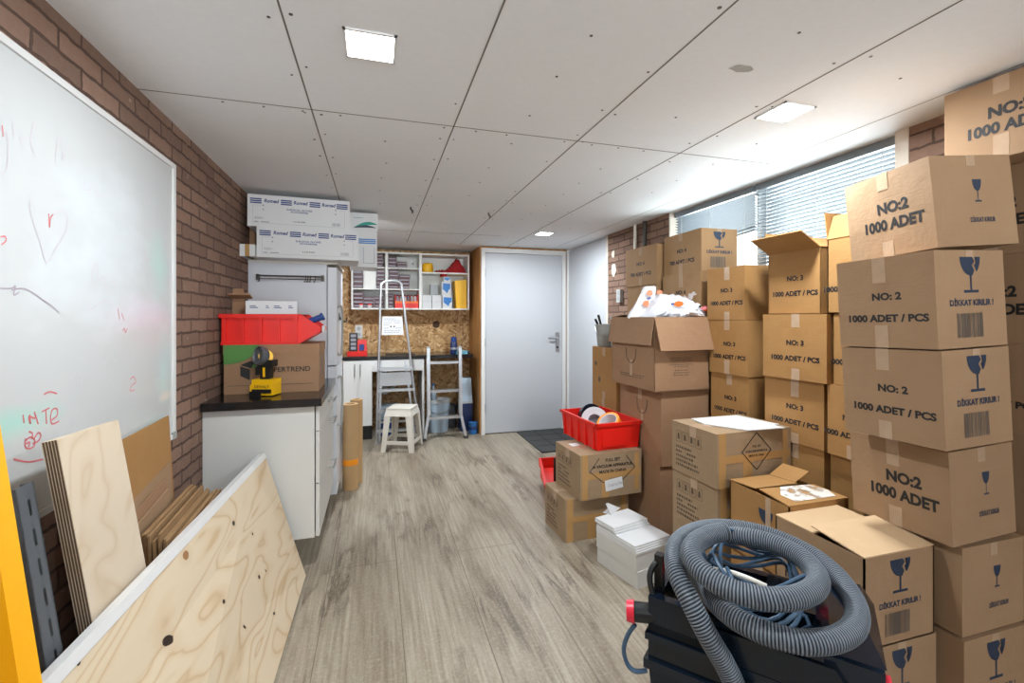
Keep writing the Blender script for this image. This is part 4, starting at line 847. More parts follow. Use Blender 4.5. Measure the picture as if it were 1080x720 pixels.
# vacuum apparatus cartons
G6 = 'vacuum apparatus cartons'
def apparatus(label, x, y, z, lx, ly, h, rot, diamond=True, dw=.155, mk=True):
    t = carton(label, G6, x, y, z, lx, ly, h, rot, mat='dull', tape=False)
    F = frame((0, ly, 0), (0, -1, 0), (0, 0, 1)); F.translation.x = -.0009
    if mk:
        m = MB(); k = ly / .33
        for i in range(4):
            a, b = (.035 + i * .05) * k, (.075 + i * .05) * k
            for q in ((a, b, .165, .167), (a, b, .223, .225), (a, a + .002, .165, .225), (b - .002, b, .165, .225)): m.poly([(q[0], q[2] * h / .27, 0), (q[1], q[2] * h / .27, 0), (q[1], q[3] * h / .27, 0), (q[0], q[3] * h / .27, 0)], F)
            c = (a + b) / 2; m.poly([(c - .008, .18 * h / .27, 0), (c + .008, .18 * h / .27, 0), (c + .004, .212 * h / .27, 0), (c - .006, .212 * h / .27, 0)], F)
        m.build('printed_handling_marks', M['fade'], t, False)
        s = h / .27
        dashes(t, F, [(.132 * s, .035 * k, .15 * k), (.108 * s, .035 * k, .08 * k), (.108 * s, .12 * k, .19 * k), (.084 * s, .035 * k, .17 * k), (.06 * s, .035 * k, .2 * k), (.036 * s, .035 * k, .21 * k)], .012, .011, 'fade')
    m = MB().box(-.0012, 0, ly * .43, ly * .57, h - .05, h).box(0, lx, ly * .43, ly * .57, h, h + .0012); m.build('tape_strip', M['tape'], t)
    m = MB().box(.012, .05, -.0011, 0, .0, h).box(lx * .34, lx * .46, -.0011, 0, h * .0, h * .5).box(lx - .05, lx - .02, -.0011, 0, h * .1, h * .95).box(.02, lx * .99, -.0009, 0, h * .44, h * .58); m.build('brown_tape_strip', M['btape'], t)
    if diamond:
        cx, cz, dh = lx * .52, h * .62, .1 if dw > .12 else .085
        F2 = frame((cx, -.0016, cz), (1, 0, 0), (0, 0, 1)); m = MB(); P = [(-dw, 0), (0, -dh), (dw, 0), (0, dh)]
        if dw > .12: P = [(-dw, 0), (-dw * .42, -dh * .72), (dw * .42, -dh * .72), (dw, 0), (dw * .6, .075), (-dw * .6, .075)]
        for (ax, ay), (bx_, by_) in zip(P, P[1:] + P[:1]):
            if dw > .12 and ay > .07 and by_ > .07: continue
            d = Vector((bx_ - ax, by_ - ay, 0)).normalized(); nn = Vector((-d.y, d.x, 0)) * .002; A, B = Vector((ax, ay, 0)), Vector((bx_, by_, 0)); m.poly([A + nn, B + nn, B - nn, A - nn], F2)
        m.build('printed_diamond', M['ink'], t, False); k = dw / .155
        for s_, zz, sz in (('FULL SET', .058 if k > .8 else .022, .024), ('A VACUUM APPARATUS', .024 if k > .8 else .0, .0235), ('MADE IN CHINA', -.010 if k > .8 else -.02, .0235)):
            xtext(s_, sz * max(k, .55) * (1.06 if k > .8 else 1.0), (cx, -.0008, cz + zz), (1, 0, 0), (0, 0, 1), t, 'ink', .025, 1.0 if k > .8 else .9)
    return t
v2 = apparatus('lower vacuum apparatus carton standing on the floor beside the white panels', 1.07, 2.515, 0, .43, .30, .254, .045, False, mk=True)
v1 = apparatus('vacuum apparatus carton with a white paper label, carrying the red bin of tapes', 1.146, 2.472, .2555, .42, .34, .264, .05)
F = frame((.225, -.0026, .075), (1, 0, .12), (-.12, 0, 1)); m = MB().box(-.06, .06, -.033, .033, 0, .0008, F); lb = m.build('paper_label', M['paper'], v1)
xtext('Cupping Bag', .022, (.232, -.0036, .075), (1, 0, .12), (-.12, 0, 1), v1, 'gmark', .0, .9)
m = MB().box(.05, .11, .2, .26, .264, .2655); m.build('paper_label', M['paper'], v1)
w1 = apparatus('scuffed carton with a diamond mark, carrying the loose white card', 1.44, 1.69, .5725, .43, .305, .243, .035, True, .085)
apparatus('second scuffed carton, directly under the one with the white card', 1.455, 1.70, .328, .41, .30, .243, .06, False)
apparatus('lowest scuffed carton on the floor under the white card stack', 1.45, 1.705, 0, .42, .30, .327, .03, False)
m = MB(); F = Matrix.Translation((1.455, 1.70, .8178)) @ Matrix.Rotation(.035, 4, 'Z')
m.prism([(.16, -.01), (.36, -.025), (.355, .03), (.40, .04), (.38, .10), (.36, .26), (.08, .27), (.06, .16)], 0, .004, F)
tag(m.build('card_sheet', M['paper'], None, False), 'loose white card lying on the scuffed diamond marked carton', 'card')
# the two open NO:2 cartons in front
G7 = 'NO:2 cartons before the window column'
def flapcarton(label, q, mat, flaps, front, sidemark=None, side=None):
    x, y, z, lx, ly, h = q
    t = thing('carton', label, 'carton', (x, y, z), 0, G7); e = .005
    m = MB().box(0, lx, 0, ly, 0, e).box(0, e, 0, ly, 0, h).box(lx - e, lx, 0, ly, 0, h).box(0, lx, 0, e, 0, h).box(0, lx, ly - e, ly, 0, h).box(e, lx - e, e, ly - e, h * .55, h * .55 + .004)
    m.build('carton_body', M[mat], t, False)
    for poly, z0, z1 in flaps:
        mm = MB(); pts = [Vector((px_, py_, h + pz_)) for px_, py_, pz_ in poly]; n = Vector((0, 0, .004)); mm.hexa(pts + [p + n for p in pts]); mm.build('flap', M['lit_flap' if mat == 'card' else mat], t, False)  # lighter copy of the card: strong lamp light put into the flap colour
    if front == 'big':
        wine(frame((lx * .5, -.0008, h * .56), (1, 0, 0), (0, 0, 1)), h * .37, .088, t)
        xtext('DİKKAT KIRILIR !', .0235, (lx * .5, 0, h * .44), (1, 0, 0), (0, 0, 1), t, 'navy', .04, 1.0); barcode(frame((lx * .46, -.0008, h * .1), (1, 0, 0), (0, 0, 1)), .105, h * .25, t)
    if side:
        for s, size, dx, zz, bold, sx in PRINT[side]('2'): xtext(s, size, (0, ly / 2, zz * h / .3), (0, -1, 0), (0, 0, 1), t, 'ink', bold, sx)
    if sidemark:
        F = frame((-.0008, ly * .36, h * .45), (0, -1, 0), (0, 0, 1)); wine(F, h * .36, .07, t, False)
        MB().box(-.0014, 0, ly * .28, ly * .36, h * .4, h).build('tape_strip', M['tape'], t)
    return t
q = S97((1.526, 1.398, .30, .303, .309, .30)); lx, ly = q[3], q[4]; q[2] = .33
FLECKED = flapcarton('white-flecked carton with loosely folded flaps between the scuffed cartons and the tall front stack', q, 'warm', [([(0, 0, .001), (lx, 0, .001), (lx * .96, ly * .47, .006), (.0, ly * .47, .016)], 0, 0), ([(0, ly, .001), (0, ly * .53, .012), (lx * .72, ly * .52, .012), (lx * .72, ly, .001)], 0, 0), ([(lx * .73, ly * .56, .012), (lx * .99, ly * .56, .05), (lx * .99, ly, .045), (lx * .73, ly, .002)], 0, 0)], None, True)
MB().poly([(0, 0, 0), (.20, 0, 0), (.22, .05, 0), (.19, .11, 0), (.05, .12, 0), (-.01, .06, 0)], Matrix.Translation((.055, .02, q[5] + .0085)) @ Matrix.Rotation(math.radians(4), 4, 'X')).build('fleck_patch', M['fleck'], FLECKED, False)  # thin patch of white flecks over the near flap
carton('carton on the floor beneath the white-flecked carton with folded flaps', G7, 1.485, 1.36, 0, .29, .295, .329, 0, mat='warm')
q = S97((1.459, 1.064, .287, .309, .333, .289)); q[2] = .3195; lx, ly = q[3], q[4]
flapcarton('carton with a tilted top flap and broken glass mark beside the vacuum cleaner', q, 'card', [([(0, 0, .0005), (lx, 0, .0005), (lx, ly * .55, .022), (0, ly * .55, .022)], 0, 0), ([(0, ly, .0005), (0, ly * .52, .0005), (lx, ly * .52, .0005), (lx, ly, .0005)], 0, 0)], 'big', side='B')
carton('carton on the floor beneath the tilted flap carton, partly behind the vacuum cleaner', G7, 1.425, 1.035, 0, .305, .32, .318, 0, mat='card', front='big')

# ------------------------------------------------------------------ small things on the cartons
def sbin(label, x, y, z, rot):
    t = thing('stacking_bin', label, 'bin', (x, y, z), rot); Wd, L, Hh, e = .29, .46, .165, .005
    A = [(.0, .0), (Wd, 0), (Wd, L), (0, L)]; B = [(-.012, -.01), (Wd + .012, -.01), (Wd + .012, L + .012), (-.012, L + .012)]
    m = MB()
    m.box(0, Wd, 0, L, 0, e)
    for i in range(4):
        a, b = Vector((*A[i], 0)), Vector((*A[(i + 1) % 4], 0)); c, d = Vector((*B[(i + 1) % 4], Hh)), Vector((*B[i], Hh))
        n = (b - a).cross(d - a).normalized() * -e; m.hexa([a, b, b + n, a + n, d, c, c + n, d + n])
    m.build('bin_shell', M['red'], t, False)
    m = MB(); m.box(-.022, Wd + .022, -.02, -.006, Hh - .018, Hh).box(-.022, Wd + .022, L + .006, L + .022, Hh - .018, Hh).box(-.022, -.008, -.02, L + .022, Hh - .018, Hh).box(Wd + .008, Wd + .022, -.02, L + .022, Hh - .018, Hh); m.bevel(.003).build('rim', M['red'], t)
    for k in range(5):
        y_ = .03 + k * .1
        for xx, s in ((-.014, 1), (Wd + .006, 1)): MB().box(xx, xx + .012, y_ - .006, y_ + .006, .004, Hh - .018).build('rib', M['red'], t)
    MB().box(.03, Wd - .09, -.011, -.005, .02, Hh - .04).bevel(.002).build('front_panel', M['red'], t)
    return t
sb = sbin('red stacking bin full of tape rolls on the vacuum apparatus carton', 1.285, 2.53, .5225, math.radians(3))
def roll(label, c, axis, R, r, w, mo, mi, name='tape_roll'):
    z = Vector(axis).normalized(); x = z.orthogonal().normalized(); y = z.cross(x); F = Matrix((x, y, z)).transposed().to_4x4(); F.translation = c
    t = thing(name, label, 'tape', mat=F, group='tape rolls in the red bin')
    m = MB().lathe([(r + .004, 0), (R, 0), (R, w), (r + .004, w), (r + .004, 0)], n=36); m.build('tape_wind', M[mo], t); MB().lathe([(r, .0), (r + .004, 0), (r + .004, w), (r, w), (r, 0)], n=36).build('tape_core', M[mi], t); return t
roll('roll of orange tape with white core lying tilted in the red bin', (1.445, 2.645, .625), (-.50, -.22, .75), .075, .055, .065, 'orange', 'tapewhite')
roll('roll of clear patterned tape standing behind the rim of the red bin', (1.40, 2.80, .637), (-.35, -.85, .35), .088, .038, .05, 'tapewhite', 'gray')
roll('dark blue tape roll at the back of the red bin', (1.43, 2.93, .628), (.1, -.9, .45), .09, .04, .05, 'tub', 'gray')
roll('roll of brown tape low in the red bin beside the orange roll', (1.50, 2.79, .585), (.0, -.3, .9), .06, .04, .05, 'btape', 'tapewhite')
# plastic bag in the open carton
bg = thing('plastic_bag', 'white plastic bag with orange prints bulging from the open moving carton', 'bag', (1.70, 2.50, 1.20))
m = MB(); nu, nv = 70, 48; grid = []
path = [(-.15, .03, .14, .01), (-.13, .025, .15, .05), (-.07, .01, .205, .105), (-.0, .0, .235, .12), (.07, -.02, .228, .115), (.14, -.05, .22, .105), (.19, -.065, .21, .09), (.225, -.075, .195, .055), (.245, -.08, .19, .012)]
def interp(f):
    k = f * (len(path) - 1); i = min(int(k), len(path) - 2); t_ = k - i; return [path[i][j] * (1 - t_) + path[i + 1][j] * t_ for j in range(4)]
from mathutils import noise as MN
for i in range(nu + 1):
    x, y, z, r = interp(i / nu); row = []
    for k in range(nv):
        a = 2 * math.pi * k / nv; q = Vector((x * 9, math.cos(a) * 1.1, math.sin(a) * 1.1))
        w_ = 1 + .26 * MN.noise(q * 1.1) + .16 * (abs(MN.noise(q * 2.6)) * 2 - .5) + .07 * (abs(MN.noise(q * 6)) * 2 - .5)
        row.append(m.b.verts.new((x + .012 * MN.noise(q * 2 + Vector((5, 5, 5))), y + math.cos(a) * r * 1.25 * w_, max(.0, z - .05 + math.sin(a) * r * .78 * w_))))
    grid.append(row)
for i in range(nu):
    for k in range(nv): m.b.faces.new((grid[i][k], grid[i][(k + 1) % nv], grid[i + 1][(k + 1) % nv], grid[i + 1][k]))
m.b.faces.new(grid[0][::-1]); m.b.faces.new(grid[-1]); bgo = m.build('bag_body', M['bag'], bg)
m = MB(); P_ = [(-.15, .04, .14), (-.10, .02, .30), (-.055, -.01, .315), (.03, .04, .225), (.08, .02, .20), (-.02, -.03, .17)]
m.hexa([(-.19, .05, .13), (-.06, -.03, .15), (-.04, .03, .15), (-.17, .10, .13), (-.085, .02, .325), (-.03, -.005, .325), (-.03, .01, .325), (-.085, .035, .325)])
bmesh.ops.subdivide_edges(m.b, edges=m.b.edges, cuts=5, use_grid_fill=True)
for v in m.b.verts: v.co += Vector((rnd(-1, 1), rnd(-1, 1), rnd(-1, 1))) * .004
m.build('bag_fold', M['bag'], bg)
def spot(c, n, X, w, h, mat, name='printed_mark'):
    F = frame(c, X, Vector(n).cross(Vector(X))); k = 9
    return MB().poly([(w * math.cos(2 * math.pi * i / k) * rnd(.8, 1.1), h * math.sin(2 * math.pi * i / k) * rnd(.8, 1.1), 0) for i in range(k)], F).build(name, M[mat], bg, False)
for c, w, h, mt_ in (((-.078, -.012, .285), .02, .02, 'bag_orange'), ((-.105, -.012, .218), .022, .02, 'bag_orange'), ((-.09, -.02, .25), .015, .008, 'blue'), ((-.02, -.028, .288), .02, .014, 'bag_orange')):
    spot(c, (-.3, -.95, .2), (.85, -.25, .2), w, h, mt_)
for i, (fx, a0, w, h, mt_) in enumerate(((.42, 4.05, .032, .018, 'bag_orange'), (.36, 4.0, .015, .008, 'blue'), (.76, 4.2, .03, .012, 'rust'), (.84, 4.3, .02, .012, 'bag_orange'), (.66, 3.6, .008, .008, 'dark'), (.88, 3.3, .02, .012, 'rust'))):
    x, y, z, r = interp(fx); p = Vector((x, y - r * 1.27, z - .02)); spot(p, (-.15, -.95, .25), (.98, -.15, .1), w, h, mt_)
m = MB(); rows = []
for i in range(9):
    row = []
    for k in range(7): row.append(m.b.verts.new((.165 + i * .013 + rnd(-.005, .005), -.07 + k * .016 + rnd(-.008, .008), .205 + .045 * math.sin(i * .55) + .03 * math.sin(k * 1.1) + rnd(-.01, .012) + .006 * i)))
    rows.append(row)
for i in range(8):
    for k in range(6): m.b.faces.new((rows[i][k], rows[i][k + 1], rows[i + 1][k + 1], rows[i + 1][k]))
m.build('clear_bag_end', M['film'], bg)
# bucket with brushes, grey tray
bk = thing('bucket', 'grey plastic bucket holding brushes beside the open moving carton', 'bucket', (1.665, 3.15, 1.1125))
MB().lathe([(.0, 0), (.052, .0), (.056, .006), (.074, .158), (.08, .16), (.08, .17), (.071, .17), (.068, .158), (.052, .01), (.0, .009)], n=32).build('bucket_shell', M['grey'], bk)
MB().tube(smooth_path([(-.08, 0, .15), (-.085, -.03, .11), (-.07, -.06, .09), (-.03, -.082, .085), (.03, -.082, .085)], 5), .0025, 6).build('bail_handle', M['steel'], bk)
for i, (a, b, lab) in enumerate((((0.01, .0, .03), (-.085, -.01, .205), 'black brush handle sticking out of the grey bucket, lower one'), ((.02, .03, .03), (-.03, .05, .235), 'dark brush handle sticking out of the grey bucket, upper one'))):
    t = thing('brush', lab, 'brush', (1.665, 3.15, 1.1125)); a, b = Vector(a), Vector(b); d = (b - a).normalized()
    MB().cyl(a + d * .07, b, .007, .0095).cyl(b, b + d * .006, .0095, .005).build('brush_handle', M['dark'], t); MB().box(a.x - .016, a.x + .016, a.y - .007, a.y + .007, .012, .07).build('bristles', M['edge'], t)
gt = thing('storage_tray', 'pale grey plastic storage box behind the flap of the open moving carton', 'storage box', (1.66, 2.875, 1.1125))
MB().box(.0, .21, .0, .17, 0, .205).bevel(.01).build('tray_body', M['clay'], gt); MB().box(-.008, .218, -.008, .178, .2055, .228).bevel(.005).build('tray_lid', M['clay'], gt)
# stack of white panels on the floor
G8 = 'white panels stacked on the floor'
Rz = math.radians(13); base = Vector((1.225, 1.985, 0))
def panel(label, z, h, x0, x1, y0, y1, dx=0, dr=0):
    o = MB().box(x0, x1, y0, y1, 0, h).bevel(.0025).build('white_sheet', M['cream' if h > .05 else 'paper']); o.location = base + Vector((dx, 0, z)); o.rotation_euler = (0, 0, Rz + dr); tag(o, label, 'panel', G8)
panel('lowest thick white panel pack standing on the floor', 0, .083, .0, .245, .0, .30)
panel('second thick white panel pack in the stack on the floor', .0835, .083, -.004, .24, .003, .302)
z = .167
for i in range(4):
    panel(('thin white panel resting on the thick packs, lowest of four', 'thin white panel, second of the four on the thick packs', 'thin white panel, third of the four on the thick packs', 'thin white panel at the stepped near end, topmost of four')[i], z, .0095, -.002 + rnd(-.004, .004), .243, .0 + i * .004, .302, 0, rnd(-.01, .01)); z += .0098
for i in range(3):
    panel(('short white panel at the far end, lowest of three', 'short white panel at the far end, middle of three', 'short white panel at the far end, topmost of three')[i], z, .0105, -.004 + rnd(-.004, .004), .235, .15 + i * .005, .308, 0, rnd(-.015, .015)); z += .0108
m = MB(); F = Matrix.Translation(base + Vector((.02, .30, z))) @ Matrix.Rotation(Rz + .4, 4, 'Z')
m.hexa([(0, 0, 0), (.12, 0, 0), (.12, .003, 0), (0, .003, 0), (.0, .03, .055), (.03, .03, .05), (.03, .033, .05), (0, .033, .055)], F); m.hexa([(0, 0, 0), (.12, 0, 0), (.12, .05, .001), (0, .05, .001), (0, 0, .002), (.12, 0, .002), (.12, .05, .003), (0, .05, .003)], F)
tag(m.build('folded_paper', M['paper'], None, False), 'folded bluish white paper standing on the far end of the white panels', 'paper')
# red tool on the floor behind the apparatus cartons
rt = thing('tile_cutter', 'red tool with black lever and yellow clamp on the floor behind the vacuum apparatus cartons', 'tool', (1.245, 3.27, 0))
m = MB(); m.hexa([(-.03, -.12, .05), (.16, -.12, .05), (.16, .22, .05), (.02, .22, .05), (-.06, -.12, .075), (.19, -.12, .075), (.19, .24, .12), (.03, .24, .12)]); m.bevel(.006).build('tool_tray', M['red'], rt)
m = MB(); m.hexa([(-.065, -.125, .075), (-.05, -.125, .075), (.04, .24, .12), (.025, .24, .12), (-.075, -.13, .115), (-.055, -.13, .115), (.04, .25, .19), (.02, .25, .19)]); m.build('side_guard', M['red'], rt)
MB().hexa([(.02, .23, .12), (.19, .23, .12), (.19, .245, .12), (.02, .245, .12), (.02, .24, .19), (.19, .24, .19), (.19, .255, .19), (.02, .255, .19)]).build('back_guard', M['red'], rt)
MB().cyl((.06, .0, .07), (.05, -.02, .27), .011, .008).build('lever', M['dark'], rt); MB().box(-.035, .01, -.18, -.11, .025, .085).bevel(.008).build('clamp', M['yellow'], rt)
for x, y in ((-.01, -.16), (.14, -.1), (.05, .2), (.15, .2)): MB().cyl((x, y, 0), (x, y, .055), .011).build('foot', M['dark'], rt)

# ------------------------------------------------------------------ back wall: worktop, cabinet, shelf
kn = at(460, 342, 1, YB); o = MB().lathe([(.0, .002), (.045, .002), (.045, .0)], n=20, m=Matrix.Translation((kn.x, YB - .0005, kn.z)) @ Matrix.Rotation(math.pi / 2, 4, 'X')).build('trim_7', plain('knot_hole', rgb(74, 50, 32), .8)); struct(o)
CF = 5.2
kc = thing('kitchen_counter', 'black worktop with white double cabinet below along the strand board wall', 'counter', (.4, 5.45, 0))
wb(MB().box(-.36, 1.07, CF, YB - .002, .872, .912).bevel(.003), 'worktop', M['counter'], kc)
wb(MB().box(-.34, -.045, CF + .022, YB - .002, .16, .87), 'cabinet_body', M['white'], kc)
for x0, x1, hx_, lab in ((-.338, -.195, -.222, 0), (-.191, -.047, -.165, 1)):
    d = wb(MB().box(x0, x1, CF + .003, CF + .021, .165, .866).bevel(.002), 'cabinet_door', M['white'], kc)
    (MB().cyl((hx_, CF - .028, .70), (hx_, CF - .028, .835), .005).cyl((hx_, CF + .003, .715), (hx_, CF - .028, .715), .0045).cyl((hx_, CF + .003, .82), (hx_, CF - .028, .82), .0045)).build('handle', M['steel'], d)
wb(MB().box(-.34, -.045, CF + .07, CF + .085, 0, .16), 'plinth', M['dark'], kc)
wb(MB().box(-.045, .51, CF + .005, CF + .023, .745, .87).bevel(.002), 'apron_panel', M['white'], kc)
wb(MB().box(.49, .508, CF + .023, YB - .002, 0, .87), 'side_panel', M['white'], kc)
wb(MB().box(.494, .512, CF + .003, CF + .022, 0, .745), 'end_post', M['white'], kc)
sp = thing('drain_pipe', 'white sink drain pipe with trap under the black worktop', 'pipe', (.09, 5.5, .4))
MB().cyl((0, 0, .47), (0, 0, .16), .022).lathe([(.022, .05), (.036, .06), (.036, .16), (.022, .17)], n=20).tube(smooth_path([(0, 0, .1), (.04, 0, .08), (.09, .02, .12), (.13, .1, .14), (.13, .24, .14)], 5), .018, 10).build('pipe_body', M['plast'], sp)
MB().lathe([(.03, .25), (.03, .28)], n=20).build('nut', M['clay'], sp)
def fbox(name, label, cat, x0, x1, y0, y1, z0, z1, mat, group=None, bev=.002):
    o = MB().box(x0 - (x0 + x1) / 2, x1 - (x0 + x1) / 2, y0 - (y0 + y1) / 2, y1 - (y0 + y1) / 2, 0, z1 - z0).bevel(bev).build(name, M[mat]); o.location = ((x0 + x1) / 2, (y0 + y1) / 2, z0); return tag(o, label, cat, group)
fbox('storage_crate', 'blue crate on the floor under the sink behind the tall stepladder', 'crate', .0, .22, 5.36, 5.6, 0, .18, 'blue', bev=.01)
fbox('storage_crate', 'pale crate on the blue crate under the sink', 'crate', .02, .24, 5.37, 5.6, .181, .33, 'jug', bev=.01)
t = thing('cardboard_roll', 'short cardboard tube standing under the sink behind the white stool', 'roll', (.36, 5.45, 0)); MB().lathe([(.03, 0), (.04, 0), (.04, .4), (.03, .4), (.03, .35), (0, .35)], n=20).build('roll_tube', M['card'], t)
def pail(label, x, y, r, h, mat, lid=None, name='bucket'):
    t = thing(name, label, 'bucket', (x, y, 0)); MB().lathe([(0, 0), (r * .86, 0), (r * .88, .01), (r, h * .96), (r * 1.04, h * .965), (r * 1.04, h), (r * .95, h), (r * .94, h * .9), (0, h * .88)], n=28).build('bucket_shell', M[mat], t)
    MB().tube(smooth_path([(-r, 0, h * .93), (-r * .9, -r * .6, h * .72), (0, -r * 1.05, h * .62), (r * .9, -r * .6, h * .72), (r, 0, h * .93)], 6), .004, 6).build('bail_handle', M['steel'], t)
    if lid: MB().lathe([(0, h + .012), (r * 1.05, h + .012), (r * 1.06, h - .02), (r * 1.045, h - .02)], n=28).build('lid', M[lid], t)
    return t
pail('pale blue lidded bucket behind the short ladder', .70, 5.45, .13, .36, 'jug', 'clay'); pail('dark bucket behind the short ladder beside the pale bucket', .86, 5.61, .085, .27, 'slate')
b = thing('spray_bottle', 'small pale blue bottle on the lidded bucket behind the short ladder', 'bottle', (.64, 5.45, .3725)); MB().lathe([(0, 0), (.035, 0), (.038, .01), (.038, .1), (.015, .13), (.015, .16), (0, .16)], n=20).build('bottle_body', M['jug'], b); MB().lathe([(.017, .161), (.017, .185), (0, .185)], n=16).build('cap', M['sky_blue'], b)
b = thing('water_container', 'tall blue and white plastic container standing beside the short ladder', 'container', (1.015, 5.42, 0))
MB().box(-.07, .07, -.09, .09, 0, .33).bevel(.02, 3).build('container_base', M['cabinet'], b); MB().hexa([(-.07, -.085, .331), (.07, -.085, .331), (.07, .085, .331), (-.07, .085, .331), (-.05, -.06, .62), (.06, -.06, .62), (.06, .06, .62), (-.05, .06, .62)]).bevel(.015, 3).build('container_top', M['jug'], b); MB().box(-.074, .074, -.094, .094, .325, .35).bevel(.006).build('band', M['clay'], b)
b = thing('paint_can', 'small blue paint can on the floor in the corner beside the closet panel', 'can', (1.065, 5.2, 0)); MB().lathe([(0, 0), (.048, 0), (.05, .004), (.05, .125), (.052, .13), (.046, .132), (.044, .126), (0, .125)], n=28).build('can_body', M['sky_blue'], b); MB().lathe([(.0505, .05), (.0505, .09)], n=28).build('can_label', M['blue'], b)
MB().tube(smooth_path([(-.05, 0, .11), (-.045, -.03, .09), (0, -.054, .075), (.045, -.03, .09), (.05, 0, .11)], 5), .002, 6).build('bail_handle', M['steel'], b)
# on the worktop
tb = thing('tool_case', 'red open tool case holding black charger on the black worktop', 'tool case', (-.215, 5.40, .9125)); MB().box(-.09, .115, -.1, .1, 0, .05).bevel(.008).build('case_base', M['red'], tb); MB().hexa([(-.01, -.06, .051), (.115, -.06, .051), (.115, .1, .051), (-.01, .1, .051), (.005, -.04, .17), (.11, -.04, .17), (.11, .1, .17), (.005, .1, .17)]).bevel(.006).build('case_side', M['red'], tb); MB().box(.035, .085, -.075, -.06, .06, .125).bevel(.004).build('blue_insert', M['blue'], tb)
ch = thing('charger', 'black battery charger standing in the red tool case', 'charger', (-.235, 5.37, .9628)); MB().box(-.05, .035, -.05, .02, 0, .2).bevel(.01).build('charger_body', M['dark'], ch)
for k in range(4): MB().box(-.035, .02, -.058, -.05, .02 + k * .045, .05 + k * .045).bevel(.004).build('battery_slot', M['gray'], ch)
for u, v in ((378.5, 349.5),):
    p = at(u, v, 1, YB); so = thing('wall_socket', 'white wall socket on the strand board above the red tool case', 'socket', (p.x, YB, p.z)); MB().box(-.042, .042, -.012, 0, -.075, .075).bevel(.005).build('socket_body', M['plast'], so)
    for z in (-.035, .035): MB().cyl((0, -.0125, z), (0, -.0115, z), .022).build('socket_hole', M['clay'], so)
sc_ = thing('spray_can', 'dark blue spray can standing on the black worktop above the short ladder', 'can', (.86, 5.31, .9125)); MB().lathe([(0, 0), (.041, 0), (.042, .004), (.042, .125), (.03, .142), (0, .142)], n=24).build('can_body', M['cabinet'], sc_); MB().lathe([(.032, .1425), (.032, .19), (.024, .195), (0, .195)], n=20).build('cap', M['blue'], sc_); MB().lathe([(.0425, .05), (.0425, .075)], n=24).build('can_label', M['gray'], sc_)
m = MB(); m.box(-.06, .06, -.05, .05, 0, .02)
bmesh.ops.subdivide_edges(m.b, edges=m.b.edges, cuts=6, use_grid_fill=True)
for v in m.b.verts: v.co += Vector((rnd(-1, 1) * .006, rnd(-1, 1) * .006, (rnd(0, 1) * .022 if v.co.z > .001 else 0)))
o = m.build('cleaning_cloth', plain('aqua_cloth', rgb(110, 170, 186), .9)); o.location = (.945, 5.29, .9125); tag(o, 'crumpled aqua cloth on the black worktop beside the spray can', 'cloth')
fbox('small_box', 'small black box at the end of the black worktop', 'box', .99, 1.05, 5.3, 5.38, .9125, .94, 'dark')
fbox('cutting_mat', 'thin dark mat lying on the black worktop behind the tall stepladder', 'mat', .1, .42, 5.33, 5.52, .9125, .919, 'dark')
# wall shelf
SY0, SY1 = 5.45, YB - .002
sh = thing('wall_shelf', 'white open wall shelf with six compartments above the black worktop', 'shelf', (.4, 5.6, 1.425))
e = .018
for n_, b_ in (('side_panel', (-.27, -.27 + e, 1.425, 2.085)), ('side_panel', (1.053, 1.071, 1.425, 2.085)), ('bottom_panel', (-.27 + e, 1.053, 1.425, 1.443)), ('top_panel', (-.27 + e, 1.053, 2.067, 2.085)), ('divider', (.098, .128, 1.443, 2.067)), ('divider', (.48, .51, 1.443, 2.067)),
               ('shelf_board', (-.27 + e, .098, 1.65, 1.664)), ('shelf_board', (-.27 + e, .098, 1.893, 1.907)), ('shelf_board', (.128, .48, 1.65, 1.664)), ('shelf_board', (.128, .48, 1.893, 1.907)), ('shelf_board', (.51, 1.053, 1.85, 1.866))):
    wb(MB().box(b_[0], b_[1], SY0, SY1, b_[2], b_[3]).bevel(.001), n_, M['shelfw'], sh)
wb(MB().box(-.27, 1.071, SY1 - .006, SY1, 1.425, 2.085), 'back_panel', M['shelfw'], sh)
for k in (.128 + .30,): wb(MB().cyl((k, SY1 - .012, 1.99), (k, SY1 - .006, 1.99), .014), 'mounting_screw', M['grey'], sh)
def carton_pile(col, base, rows, lab, n0=0):
    """flat maroon cartons lying on each other; rows = [(x, count)]"""
    for ri, (x, w, cnt, hh) in enumerate(rows):
        z = base
        for i in range(cnt):
            dx = rnd(-.006, .006); t = thing('small_carton', lab + (', %s pile, %s' % (('first', 'second', 'third')[ri], ('lowest', 'second up', 'third up', 'fourth up', 'fifth up')[i])), 'carton', (x + dx, SY0 + .02, z), rnd(-.03, .03), 'maroon cartons on the wall shelf')
            MB().box(0, w, 0, .17, 0, hh - .001).bevel(.002).build('carton_body', M['maroon'], t); MB().box(.006, w - .006, -.0006, 0, hh * .3, hh * .62).build('pale_band', M['gray'], t); z += hh
carton_pile(0, 1.9075, [(-.20, .105, 3, .042), (-.075, .15, 4, .038)], 'maroon carton in the upper compartment beside the glove boxes')
carton_pile(0, 1.6645, [(-.25, .105, 4, .052)], 'maroon carton in the middle compartment beside the white board')
carton_pile(0, 1.6645, [(.0, .09, 5, .044)], 'maroon carton in the middle compartment at the first divider')
carton_pile(0, 1.4435, [(-.25, .11, 4, .045), (-.135, .11, 3, .042), (-.02, .1, 3, .045)], 'maroon carton in the bottom compartment behind the ladder')
carton_pile(0, 1.9075, [(.132, .09, 3, .042), (.225, .115, 2, .036)], 'maroon carton in the upper compartment past the first divider')
carton_pile(0, 1.6645, [(.132, .11, 5, .044), (.248, .125, 4, .042)], 'maroon carton in the compartment above the small red bin')
carton_pile(0, 1.4435, [(.132, .055, 4, .042)], 'maroon carton squeezed beside the small red bin')
